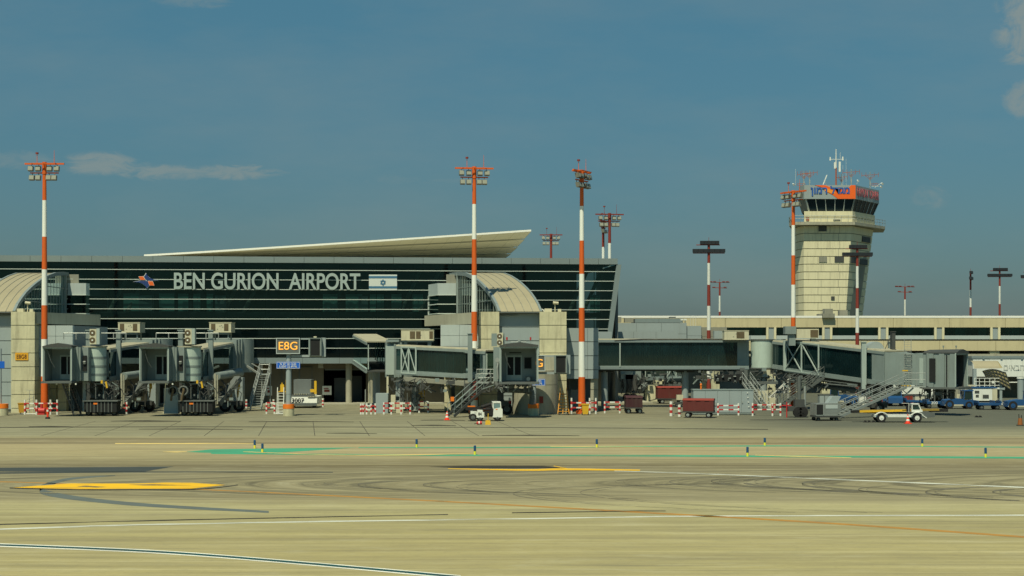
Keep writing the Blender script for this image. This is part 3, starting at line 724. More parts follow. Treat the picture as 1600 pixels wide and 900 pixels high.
# grey panelled annex between the two terminals
ax = thing('annex_building', 'low grey panelled building between the glass terminal and the beige concourse', 'building', (X(1030,176), 176, 0))
def abx(name, x0, x1, y1, y0, d, m, dep=6.0):
    q = MB(); n_ = max(1, round((X(x1,d)-X(x0,d))/2.8)); rows_ = max(1, round((Z(y0,d)-Z(y1,d))/1.05))
    for i in range(n_):
        for j in range(rows_):
            xa_ = X(x0,d)+(X(x1,d)-X(x0,d))*i/n_; xb_ = X(x0,d)+(X(x1,d)-X(x0,d))*(i+1)/n_
            za = Z(y1,d)+(Z(y0,d)-Z(y1,d))*j/rows_; zb = Z(y1,d)+(Z(y0,d)-Z(y1,d))*(j+1)/rows_
            q.box(xa_+.012, xb_-.012, d, d+.1, za+.012, zb-.012)
    q.box(X(x0,d)+.02, X(x1,d)-.02, d+.05, d+dep, Z(y1,d)+.02, Z(y0,d)-.02, 1); return q.build(name, [m, jmid], ax)
abx('panel_block', 955, 1073, 556, 504.5, 178, panel); abx('panel_block', 1073.2, 1096, 556, 509, 178.3, panel); abx('panel_block', 1096.2, 1136, 556, 511, 179.5, bandg)
abx('lower_block', 955, 1060, 556, 518, 174.5, panel, 3.3)
abx('parapet', 992, 1067, 504.3, 497.5, 182, fascia); abx('roof_box', 960, 971, 504, 495, 181, bandg, 1.5); abx('roof_box', 976, 990, 504, 496.5, 181, bandg, 1.5); abx('roof_box', 1046, 1056, 497.2, 494.8, 183, paneld, 1.0)
q = MB()
for px in (1066, 1070.5): q.tube(W(px,507,178.4), W(px,499.5,178.4), .05); q.box(X(px,178.4)-.2, X(px,178.4)+.15, 178.2, 178.5, Z(500.5,178.4), Z(498.3,178.4))
for px in (1079,1083,1087): q.tube(W(px,510,178.4), W(px,494,178.4), .02, .02, 6)
q.build('roof_antenna', white, ax)
q = MB(); q.box(X(1008,172), X(1027,172), 172, 174, 0, Z(602,172)); q.box(X(956,174), X(966,174), 174, 175, 0, Z(585,174)); q.box(X(1036,176), X(1066,176), 176, 177, 0, Z(596,176), 1); q.each('store_wall', [cream, olive], ax)
abx('side_box', 935, 956, 531, 518, 162, panel, 5); 

# ================================================================ CONTROL TOWER
dT = 300.0
ct = thing('control_tower', 'tall cream concrete control tower with outward leaning glass cab, balcony and antennas', 'control tower', (X(1296,dT), dT+4, 0))
def tz(y): return Z(y, dT)
def tsec(y, z=None):
    """plan section of the shaft at photo row y"""
    v = (y-352)/(495-352)
    xr = 1331-9.5*v; xrr = 1364.5-17*v
    xl = 1256; xll = 1247.5
    zz = tz(y)
    f0, f1 = X(xl,dT), X(xr,dT)
    rgt = X(xrr, dT+10); lft = X(xll, dT+2.4)
    return [(f0,dT,zz),(f1,dT,zz),(rgt,dT+10,zz),(rgt-1.5,dT+16,zz),(f0+1.5,dT+17,zz),(lft,dT+10,zz),(lft,dT+2.4,zz)]
def shrink(pts, k):
    cx = sum(p[0] for p in pts)/len(pts); cy = sum(p[1] for p in pts)/len(pts)
    return [(cx+(p[0]-cx)*k, cy+(p[1]-cy)*k, p[2]) for p in pts]
sh = MB(); y = 353.0; hs = 12.05
while y < 590: 
    sh.loft(tsec(y+hs-1.1), tsec(y)); y += hs
sh.build('shaft', towerc, ct)
sc_ = MB(); sc_.loft(shrink(tsec(590),.975), shrink(tsec(352.5),.975)); sc_.build('shaft_joint', bandg, ct)
vj = MB()
for i in range(20):
    ya = 353+i*hs
    for px in ((1283,1310) if i % 2 else (1278,1297,1312)): vj.box(X(px,dT)-.03, X(px,dT)+.03, dT-.02, dT+.05, tz(min(589, ya+hs-1.1)), tz(ya))
vj.build('panel_joint', bandg, ct)
for (a, b_, y0, y1, face) in ((1279,1291.5,352.8,361.5,0),(1279.5,1292,400.8,409.5,0),(1304,1318.5,400.8,409.5,0),(1298.5,1304,463,468.5,0),(1346.5,1359,366,375,1),(1329,1338.5,401,410.5,1),(1343,1354.5,402,411,1)):
    q = MB()
    if face == 0: q.box(X(a,dT), X(b_,dT), dT-.12, dT+.2, tz(y1), tz(y0))
    else:
        ta, tb_ = tsec((y0+y1)/2)[1], tsec((y0+y1)/2)[2]
        def onface(px):
            kk = (px-800)/F; dx, dy_ = tb_[0]-ta[0], tb_[1]-ta[1]
            s = (kk*ta[1]-ta[0])/(dx-kk*dy_); return Vector((ta[0]+dx*s, ta[1]+dy_*s, 0))
        p0, p1 = onface(a), onface(b_); nn = Vector((p1.y-p0.y, -(p1.x-p0.x), 0)).normalized()*.16
        q.loft([p0+nn+Vector((0,0,tz(y1))), p1+nn+Vector((0,0,tz(y1))), p1-nn*2+Vector((0,0,tz(y1))), p0-nn*2+Vector((0,0,tz(y1)))],
               [p0+nn+Vector((0,0,tz(y0))), p1+nn+Vector((0,0,tz(y0))), p1-nn*2+Vector((0,0,tz(y0))), p0-nn*2+Vector((0,0,tz(y0)))])
    q.build('window', jdark if a != 1279.5 else bandg, ct)
def sec(pl, y, pts): return [(X(px, d), d, tz(y)) for px, d in pts]
bal = [(1233,dT+2),(1240,dT-1.6),(1336,dT-1.6),(1383,dT+10),(1380,dT+19),(1240,dT+19)]
q = MB(); q.loft(sec(0,352.2,bal), sec(0,347.6,bal)); q.build('balcony', concr, ct)
bs = [(p[0], p[1], 0) for p in sec(0,347.6,bal)]
rl = MB()
for i in range(4):
    a = Vector(sec(0,347.6,bal)[i-1 if i else 5]); b_ = Vector(sec(0,347.6,bal)[i])
    for h_ in (.6, 1.15): rl.tube(a+Vector((0,0,h_)), b_+Vector((0,0,h_)), .045, .045, 6)
    nn = max(2, int((b_-a).length/1.2))
    for j in range(nn+1): p = a.lerp(b_, j/nn); rl.tube(p, p+Vector((0,0,1.15)), .035, .035, 6)
rl.build('railing', steel, ct)
par = [(1256.5,dT),(1332,dT),(1367,dT+9.6),(1362,dT+16),(1256,dT+16)]
q = MB(); q.loft(sec(0,347.4,par), sec(0,339.7,par)); q.loft(sec(0,338.6,par), sec(0,330,par)); q.build('cab_base', towerc, ct)
q = MB(); q.loft(shrink(sec(0,339.7,par),.97), shrink(sec(0,338.6,par),.97)); q.build('base_joint', bandg, ct)
cb = [(1264,dT+.8),(1331,dT+.8),(1364,dT+9.6),(1360,dT+15),(1258,dT+15),(1253,dT+4)]
ctp = [(1259,dT),(1335,dT),(1372,dT+10),(1368,dT+17),(1250,dT+17),(1247,dT+3)]
B_, T_ = sec(0,330,cb), sec(0,311,ctp)
q = MB(); q.loft(B_, T_, caps=False); q.build('cab_glass', mat('tower_cab_glass', (.006,.018,.028), .06, var=.2, streak=0, spec=.18), ct)
q = MB()
for e, n_, wd in ((0,5,.13),(1,6,.035)):
    for j in range(n_+1):
        a = Vector(B_[e]).lerp(Vector(B_[e+1]), j/n_); b_ = Vector(T_[e]).lerp(Vector(T_[e+1]), j/n_)
        q.bar(a+Vector((0,-.08,0)), b_+Vector((0,-.08,0)), wd if 0 < j < n_ else .28, .1)
q.each('cab_mullion', panell, ct)
q = MB(); q.poly([Vector(B_[5])+Vector((-.05,-.05,0)), Vector(B_[0])+Vector((-.05,-.06,0)), Vector(T_[0])+Vector((-.05,-.06,0)), Vector(T_[5])+Vector((-.05,-.05,0))]); q.build('cab_side_panel', paneld, ct)
q = MB(); q.loft(shrink(sec(0,330,cb),.5), shrink(sec(0,311,cb),.5)); q.build('cab_core', dark, ct)
fs = [(1256.5,dT-.3),(1336.8,dT-.3),(1373.5,dT+10),(1370,dT+17),(1252,dT+17),(1248,dT+3)]
q = MB(); Fb, Ft = sec(0,311,fs), sec(0,289.5,fs); q.loft(Fb, Ft); q.build('sign_fascia', panel, ct)
def tface(pts, off, m, mb):
    a = [Vector((X(px,dT-.3), dT-.3-off, tz(py))) for px, py in pts]; mb.loft([p+Vector((0,off-.002,0)) for p in a], a, m)
q = MB(); tface([(1273,289.6),(1289,289.6),(1301,294),(1322,296),(1330,289.6),(1336.7,289.6),(1336.7,310.8),(1309,310.8),(1301,304.5),(1289,299),(1287,294)], .05, 0, q)
tface([(1289,294.5),(1298,296),(1306,302),(1302,303.5),(1289,299)], .07, 1, q)
q.build('orange_swoosh', [mat('swoosh_orange', (.85,.13,.01), .5, var=.1, streak=0), mat('swoosh_amber', (.9,.30,.02), .5, var=.1, streak=0)], ct)
text('sign_lettering', 'ןומר לדגמ', X(1327,dT)-X(1266,dT), 1.9, hebb, ct, Matrix.Translation((X(1296.5,dT), dT-.37, tz(298.6))), .04, .035)
pa, pb = Vector(Fb[1]), Vector(Fb[2]); ang = math.atan2(pb.y-pa.y, pb.x-pa.x); midp = pa.lerp(pb, .5); midp.z = tz(299.4)
text('sign_lettering', 'RAMON TOWER', (pb-pa).xy.length*.92, 1.6, pinkl, ct, Matrix.Translation(midp+Vector((math.sin(ang)*.12, -math.cos(ang)*.12, 0))) @ Matrix.Rotation(ang, 4, 'Z'), .04, .0)
q = MB(); q.box(X(1259.5,dT), X(1264,dT), dT-.12, dT, tz(345), tz(340)); q.box(X(1302,dT), X(1313,dT), dT-.1, dT, tz(344.7), tz(343), 1); q.build('wall_plate', [rust, jmid], ct)
# antennas on the tower roof
zr = tz(289.5)
q = MB(); x_ = X(1306.3,dT+6)
q.tube((x_,dT+6,zr), (x_,dT+6,Z(262,dT+6)), .16, .14, 8, 0)
q.build('antenna_mast', rust, ct)
q = MB(); q.tube((x_,dT+6,Z(262,dT+6)), (x_,dT+6,Z(233,dT+6)), .13, .08, 8); q.box(x_-.4, x_-.1, dT+5.8, dT+6.1, Z(258,dT), Z(248,dT)); q.box(x_+.5, x_+.85, dT+5.8, dT+6.1, Z(263,dT), Z(247,dT)); q.bar((x_-1.1,dT+6,Z(243,dT)),(x_+1.3,dT+6,Z(243,dT)),.08,.08)
q.tube((x_-1.1,dT+6,Z(245,dT)), (x_-1.1,dT+6,Z(239.5,dT)), .16, .14, 8); q.tube((x_+1.3,dT+6,Z(245,dT)), (x_+1.3,dT+6,Z(239,dT)), .16, .14, 8); q.tube((x_+.8,dT+6,Z(243,dT)), (x_+.8,dT+6,Z(232,dT)), .03)
q.build('antenna_cluster', white, ct)
for (px, y0, hw, dd_) in ((1256,272,10,3),(1265,270.5,12,8),(1315,277,9,7),(1330,269,13,5),(1359.5,273.5,13,9)):
    q = MB(); d = dT+dd_; x_ = X(px,d); z0 = zr; z1 = Z(y0,d); w_ = hw*d/F
    q.tube((x_,d,z0), (x_,d,z1+.6), .11, .07, 8, 1)
    q.bar((x_-w_,d,z1-.1), (x_+w_,d,z1+.15), .08, .08)
    for s_ in (-1,-.5,.5,1): q.tube((x_+s_*w_,d,z1-.4), (x_+s_*w_,d,z1+.5), .035, .035, 6); q.bar((x_,d,z1-1.0), (x_+s_*w_*.6,d,z1), .05, .05)
    q.bar((x_,d-.8,z1-.5), (x_,d+.8,z1-.5), .07, .07); q.box(x_-.12, x_+.12, d-.1, d+.1, z1-2.0, z1-1.3, 1)
    q.build('antenna', [rust, steel], ct)
q = MB(); q.bar(W(1286,288.5,dT+2), W(1292,273.5,dT+2), .5, .12); q.tube(W(1289,282,dT+2.1), W(1291.5,289.5,dT+2.6), .05); q.build('tilted_panel_antenna', white, ct)
q = MB()
for a, b_ in (((1367,293),(1377,286)),((1339,287),(1340,281)),((1241,291),(1238,286.5)),((1362,291),(1373,291))): q.tube(W(*a,dT+4), W(*b_,dT+4), .04, .04, 6)
for px, py in ((1377.5,286),(1375.5,291),(1339.5,281.5),(1239,287)): q.tube(W(px,py,dT+4), W(px+1.5,py+1.5,dT+3.4), .1, .22, 8)
q.build('roof_floodlight', white, ct)
q = MB()
for a, b_, y0 in ((1362,1372,286.5),(1246,1258,287)):
    for yy_ in (y0, y0+3): q.bar(W(a,yy_,dT+2), W(b_,yy_,dT+2), .07, .07)
    for i in range(4): px = a+(b_-a)*i/3; q.bar(W(px,y0,dT+2), W(px,290,dT+2), .06, .06)
for px, y0 in ((1322,248),(1317,258),(1243,264)): q.tube(W(px,289.6,dT+6), W(px,y0,dT+6), .02, .02, 6, 1)
q.build('roof_railing', [rust, white], ct)

# ================================================================ LIGHT MASTS
def mast(label, px, d, ytop, ybands, rot=0.0, style='flood', r0=.32, r1=.155, red=None, grp='red and white floodlight masts', sc=1.0):
    red = red or orange
    rt = thing('light_mast', label, 'light mast', (X(px,d), d, 0), rot, grp)
    T = frame((X(px,d), d, 0), rot)
    ztop = Z(ytop, d); zs = [ztop]+[Z(y, d) for y in ybands]; st_ = zs[-2]-zs[-1] if len(zs) > 2 else 3.05
    while zs[-1] > .4: zs.append(max(0, zs[-1]-st_))
    pm = MB(T)
    for i in range(len(zs)-1):
        a, b_ = zs[i+1], zs[i]; ra = r0+(r1-r0)*a/ztop; rb = r0+(r1-r0)*b_/ztop
        pm.tube((0,0,a), (0,0,b_), ra, rb, 16, i % 2)
    pm.tube((0,0,.003), (0,0,.25), r0*1.6, r0*1.6, 16, 0)
    pm.build('pole', [red, polew if style == 'flood' else white], rt)
    if style == 'flood':
        fm = MB(T); wq = 1.72*sc
        fm.bar((-wq,0,ztop), (wq,0,ztop), .16, .14); fm.bar((-wq*.72,0,ztop-.8), (wq*.72,0,ztop-.8), .12, .10); fm.tube((0,0,ztop-.9), (0,0,ztop+.15), .2, .2, 12)
        fm.bar((-wq*.6,-.45,ztop), (wq*.6,-.45,ztop), .07, .07); fm.bar((-wq*.6,.45,ztop), (wq*.6,.45,ztop), .07, .07)
        for s_ in (-.6,0,.6): fm.bar((s_*wq,-.45,ztop), (s_*wq,.45,ztop), .07, .07)
        fm.tube((-.65*sc,0,ztop), (-.65*sc,0,ztop+.9), .025, .025, 6); fm.tube((.85*sc,0,ztop), (.85*sc,0,ztop+1.2), .03, .012, 6)
        fm.build('crossarm', [red], rt)
        bc = MB(T); bc.tube((-.65*sc,0,ztop+.85), (-.65*sc,0,ztop+1.0), .13, .13, 10); bc.build('beacon', dred, rt)
        for zz, xs in ((ztop-.42, (-1.15,-.5,.5,1.12)), (ztop-1.22, (-1.05,-.5,.42,.9))):
            for xq in xs:
                xq *= sc; hb = MB(T); tl = -.28
                hb.hexa([(xq-.22,tl-.12,zz-.2),(xq+.22,tl-.12,zz-.2),(xq+.22,tl+.22,zz-.26),(xq-.22,tl+.22,zz-.26),(xq-.22,tl-.02,zz+.2),(xq+.22,tl-.02,zz+.2),(xq+.22,tl+.3,zz+.16),(xq-.22,tl+.3,zz+.16)])
                hb.bar((xq,0,zz+.15), (xq,0,zz+.42), .05, .05)
                ho = hb.build('floodlight', lampm, rt)
                lb_ = MB(T); lb_.poly([(xq-.19,tl-.125,zz-.16),(xq+.19,tl-.125,zz-.16),(xq+.19,tl-.045,zz+.17),(xq-.19,tl-.045,zz+.17)]); lb_.build('lens', lampl, ho)
    elif style == 'panel':
        fm = MB(T); fm.bar((-1.35*sc,0,ztop-.12), (1.2*sc,0,ztop-.12), .1, .09); fm.bar((-1.7*sc,0,ztop-1.0), (1.7*sc,0,ztop-1.0), .1, .09); fm.tube((0,0,ztop), (0,0,ztop+.7), .03, .02, 6); fm.build('crossarm', [red], rt)
        for zz, a, b_, n_ in ((ztop+.12, -.95, 1.1, 5), (ztop-.75, -1.75, 1.75, 6)):
            for i in range(n_):
                xa_ = (a+(b_-a)*i/n_)*sc; xb_ = (a+(b_-a)*(i+1)/n_)*sc
                hb = MB(T); hb.box(xa_+.01, xb_-.01, -.3, .1, zz-.19, zz+.19); hb.build('floodlight', mat('lamp_strip_black', (.012,.016,.022), .5, var=.1, streak=0), rt)
    else:
        fm = MB(T); fm.bar((-1.9,0,ztop), (1.9,0,ztop-.05), .09, .11); fm.bar((-1.4,0,ztop-1.0), (1.4,0,ztop-1.1), .09, .11)
        for xq in (-1.6,-.9,.8,1.5): fm.box(xq-.3, xq+.2, -.2, .2, ztop+.05, ztop+.18)
        for xq in (-1.1,1.0): fm.box(xq-.25, xq+.25, -.2, .2, ztop-1.0, ztop-.86)
        fm.tube((0,0,ztop), (0,0,ztop+.6), .03); fm.build('crossarm', red, rt)
    return rt
mast('orange and white light mast at the far left, in front of the first jet bridge', 69.5, 140, 256, [313,370,421,477,530,588], 0)
mast('orange and white light mast standing against the middle concrete pier, left of the vault', 741, 142, 263, [319,374,430,487,533], R(8))
mast('orange and white light mast before the terminal right end, beside the yellow bin', 909, 141, 268, [322,376,428,481,534,589], R(62))
mast('orange and white light mast rising behind the right jet bridge, left of the control tower', 1239.5, 156, 300, [352,399,445,496], R(-55), r0=.27)
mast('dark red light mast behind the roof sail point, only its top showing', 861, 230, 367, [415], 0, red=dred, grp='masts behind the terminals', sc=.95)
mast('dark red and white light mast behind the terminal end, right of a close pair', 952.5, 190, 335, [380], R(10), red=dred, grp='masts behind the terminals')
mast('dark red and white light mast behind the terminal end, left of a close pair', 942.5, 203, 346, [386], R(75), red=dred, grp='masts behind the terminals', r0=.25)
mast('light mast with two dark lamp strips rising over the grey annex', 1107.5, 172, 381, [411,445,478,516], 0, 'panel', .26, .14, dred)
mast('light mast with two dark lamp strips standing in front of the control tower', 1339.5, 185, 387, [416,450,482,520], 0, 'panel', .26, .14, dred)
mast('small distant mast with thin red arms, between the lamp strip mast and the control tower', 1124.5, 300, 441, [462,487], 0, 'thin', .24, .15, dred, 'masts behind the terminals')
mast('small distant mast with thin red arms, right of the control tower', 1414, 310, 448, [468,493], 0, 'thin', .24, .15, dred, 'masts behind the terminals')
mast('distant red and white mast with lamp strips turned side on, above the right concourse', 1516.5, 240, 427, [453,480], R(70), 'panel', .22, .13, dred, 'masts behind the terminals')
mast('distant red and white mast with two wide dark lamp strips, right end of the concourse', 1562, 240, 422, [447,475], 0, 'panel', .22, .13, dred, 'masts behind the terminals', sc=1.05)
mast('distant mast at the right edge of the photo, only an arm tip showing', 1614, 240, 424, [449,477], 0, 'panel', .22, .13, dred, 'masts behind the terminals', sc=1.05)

# ================================================================ JET BRIDGES
def tunnel(root, p0, p1, w_, h_, nr, truss=None, endp=0.0, name='tunnel', roof=True, diag=False):
    """glazed walkway from p0 to p1 (centre of the floor line), all parts under root"""
    p0 = Vector(p0); p1 = Vector(p1); d = p1-p0; s = Vector((d.y, -d.x, 0)).normalized()
    def C(t, sd, z): return p0+d*t+s*(sd*w_/2)+Vector((0,0,z))
    g = MB()
    for sd in (1,-1): g.poly([C(0,sd*.95,.28), C(1,sd*.95,.28), C(1,sd*.95,h_-.24), C(0,sd*.95,h_-.24)])
    g.build(name+'_glass', jglass, root)
    f = MB()
    for sd in (1,-1):
        f.bar(C(0,sd,.14), C(1,sd,.14), .12, .28); f.bar(C(0,sd,h_-.12), C(1,sd,h_-.12), .12, .24)
        f.bar(C(0,sd*1.02,-.06), C(1,sd*1.02,-.06), .16, .1)
    f.build(name+'_rail', jgrey, root)
    f = MB()
    for sd in (1,-1):
        for i in range(nr+1): t_ = i/nr; f.bar(C(t_,sd*.86,.25), C(t_,sd*.86,h_-.2), .09, .07)
    if diag:
        for sd in (1,-1):
            for i in range(nr): f.bar(C(i/nr,sd*.84,.3 if i % 2 else h_-.3), C((i+1)/nr,sd*.84,h_-.3 if i % 2 else .3), .05, .05)
    f.build(name+'_post', jlight, root)
    f = MB(); f.hexa([C(0,-1,h_+.001),C(1,-1,h_+.001),C(1,1,h_+.001),C(0,1,h_+.001),C(0,-.96,h_+.12),C(1,-.96,h_+.12),C(1,.96,h_+.12),C(0,.96,h_+.12)])
    f.build(name+'_roof', roofm, root)
    f = MB(); f.hexa([C(0,-.94,-.02),C(1,-.94,-.02),C(1,.94,-.02),C(0,.94,-.02),C(0,-.94,.12),C(1,-.94,.12),C(1,.94,.12),C(0,.94,.12)])
    f.build(name+'_floor', jdark, root)
    if endp:
        f = MB()
        for sd in (1,-1): f.hexa([C(1-endp,sd*.96,.1),C(1,sd*.96,.1),C(1,sd*1.005,.1),C(1-endp,sd*1.005,.1),C(1-endp,sd*.96,h_),C(1,sd*.96,h_),C(1,sd*1.005,h_),C(1-endp,sd*1.005,h_)])
        f.build(name+'_end_panel', jgrey, root)
    if truss:
        t0, t1, sd = truss; f = MB()
        for a in (t0,(t0+t1)/2,t1): f.bar(C(a,sd*1.06,.0), C(a,sd*1.06,h_), .13, .13)
        f.bar(C(t0,sd*1.06,.05), C(t1,sd*1.06,.05), .13, .13); f.bar(C(t0,sd*1.06,h_-.05), C(t1,sd*1.06,h_-.05), .13, .13)
        tm_ = (t0+t1)/2
        f.bar(C(t0,sd*1.06,.1), C(tm_,sd*1.06,h_-.1), .09, .09); f.bar(C(t0,sd*1.05,h_-.1), C(tm_,sd*1.05,.1), .09, .09); f.bar(C(tm_,sd*1.06,h_-.1), C(t1,sd*1.06,.1), .09, .09)
        f.build(name+'_truss', jlight, root)
    return C
def bellows(mb, x0, x1, y0, y1, z0, z1, n=5, axis='x'):
    """concertina folds: ribbed box"""
    for i in range(n):
        if axis == 'x':
            a = x0+(x1-x0)*i/n; b_ = x0+(x1-x0)*(i+1)/n; k = .05 if i % 2 else 0
            mb.box(a, b_-.01, y0+k, y1, z0+k, z1-k)
        else:
            a = y0+(y1-y0)*i/n; b_ = y0+(y1-y0)*(i+1)/n; k = .07 if i % 2 else 0
            mb.box(x0+k, x1-k, a, b_-.01, z0+k, z1-k)
def cab(root, T, wd=2.5, ht=3.0, dp=2.3, win=False, inner=None):
    """aircraft end of a bridge: open front at y=0, x to the right"""
    s = MB(T); h = wd/2; n_ = 6
    for i in range(n_):
        a = dp*i/n_; b_ = dp*(i+1)/n_-.01; k = .06 if i % 2 else 0
        s.box(-h+k, -h+.14, a, b_, .05, ht-.02); s.box(h-.14, h-k, a, b_, .05, ht-.02)
        s.box(-h+.14, h-.14, a, b_, ht-.16+0, ht-.02-k)
    s.build('bellows', jgrey, root)
    s = MB(T); s.bar((-h+.02,-.03,.1), (-h+.02,-.03,ht-.05), .09, .09); s.bar((h-.02,-.03,.1), (h-.02,-.03,ht-.05), .09, .09); s.bar((-h-.02,-.04,ht-.05), (h+.02,-.04,ht-.05), .1, .12); s.build('front_frame', jlight, root)
    s = MB(T); s.loft([(-h-.02,-.15,ht-.03),(h+.02,-.15,ht-.03),(h+.02,-.15,ht+.12),(.1,-.15,ht+.34),(-h+.5,-.15,ht+.22),(-h-.02,-.15,ht+.06)], [(-h,dp,ht-.03),(h,dp,ht-.03),(h,dp,ht+.1),(.1,dp,ht+.28),(-h+.5,dp,ht+.18),(-h,dp,ht+.04)]); s.build('hood', jdark, root)
    s = MB(T); s.box(-h-.08, h+.08, -.35, dp, -.12, .05); s.build('floor_bumper', jmid, root)
    s = MB(T); s.box(-h+.15, h-.15, dp-.12, dp-.02, .051, ht-.17); s.build('inner_panel', inner or jgrey, root)
    dx = -.1 if win else .25
    d_ = MB(T); d_.box(dx-.95+ (0 if win else .35), dx+.35+(0 if win else .3), dp-.2, dp-.121, .15, 2.25); dr = d_.build('door', jlight, root)
    a0, a1 = (dx-.95+(0 if win else .35), dx+.35+(0 if win else .3)); mdx = (a0+a1)/2
    p = MB(T); p.box(a0+.1, mdx-.06, dp-.215, dp-.2005, .6, 2.1); p.box(mdx+.06, a1-.1, dp-.215, dp-.2005, .6, 2.1); p.build('pane', dark, dr)
    if win:
        q = MB(T); q.box(.42, 1.08, dp-.17, dp-.121, 1.1, 2.1); wn = q.build('window', jmid, root); q = MB(T); q.box(.48, 1.02, dp-.182, dp-.1705, 1.16, 2.04); q.build('pane', dark, wn)
        q = MB(T); q.box(.55, 1.0, dp-.6, dp-.2, .06, .5); q.tube((.78,dp-.61,.28), (.78,dp-.64,.28), .16, .16, 12, 1); q.build('control_box', [jmid, steel], root)
        q = MB(T); q.box(-.8, .2, dp-.16, dp-.121, 2.42, 2.5); q.build('notice_strip', dark, root)
    q = MB(T); q.path([(-h+.35,.1,ht-.25),(-h+.6,.3,1.7),(-h+.85,.5,1.2)], .03, 6); q.build('canopy_strut', jmid, root)
def ac_box(root, x0, x1, y0, z0, z1, dep=1.3, grilles=((.08,.28),(.68,.88)), T=None):
    q = MB(T); q.box(x0, x1, y0, y0+dep, z0+.06, z1-.05); q.box(x0-.03, x1+.03, y0-.03, y0+dep+.03, z1-.05, z1); q.box(x0-.02, x1+.02, y0-.02, y0+dep+.02, z0, z0+.06); o = q.build('air_unit', acm, root)
    q = MB(T)
    for a, b_ in grilles:
        q.box(x0+(x1-x0)*a, x0+(x1-x0)*b_, y0-.02, y0-.001, z0+.15, z1-.14)
    q.build('grille', acg, o)
    q = MB(T)
    for a in (.36,.47,.55,.6): q.box(x0+(x1-x0)*a, x0+(x1-x0)*a+.07, y0-.02, y0-.001, z0+.25+(a*7 % .5), z0+.31+(a*7 % .5))
    q.build('label_plate', jmid, o)
    return o
def fan_unit(root, x0, x1, y0, z0, z1, T=None):
    q = MB(T); q.box(x0, x1, y0, y0+.55, z0, z1); o = q.build('fan_unit', acm, root)
    for zz in (z0+(z1-z0)*.27, z0+(z1-z0)*.74):
        q = MB(T); r_ = (z1-z0)*.19; xm = (x0+x1)/2-.05
        q.tube((xm,y0-.02,zz), (xm,y0-.001,zz), r_, r_, 16); q.tube((xm,y0-.05,zz), (xm,y0-.021,zz), r_*.3, r_*.3, 10, 1); q.build('fan', [acg, white], o)

def clutter(root, x0, x1, y0, y1, z0, z1, n, seed, mats=None):
    """pipes, brackets, cable boxes and braces that hang below a bridge"""
    rd = random.Random(seed); q = MB(); mats = mats or [jdark, jmid, jgrey, steel]
    for i in range(n):
        x = rd.uniform(x0, x1); y = rd.uniform(y0, y1); z = rd.uniform(z0, z1); k = rd.random(); m = rd.choice((0,0,0,0,1,1,1,2,2))
        if k < .35: q.bar((x,y,z), (x+rd.uniform(-1.1,1.1),y+rd.uniform(-.3,.3),min(z1,max(z0,z+rd.uniform(-.8,.8)))), rd.uniform(.05,.12), rd.uniform(.05,.14), m)
        elif k < .6: q.tube((x,y,z0+.1), (x,y,z), .045, .045, 8, m)
        elif k < .85: s_ = rd.uniform(.12,.34); q.box(x, x+s_*rd.uniform(.8,2), y, y+.3, z, z+s_, m if m != 3 else 1)
        else:
            pts = [(x,y,z1)]
            for j in range(3): pts.append((x+rd.uniform(-.5,.5), y, z1-(z1-z0)*(j+1)/4))
            q.path(pts, .035, 6, 0)
    q.build('undercarriage_frame', mats, root)
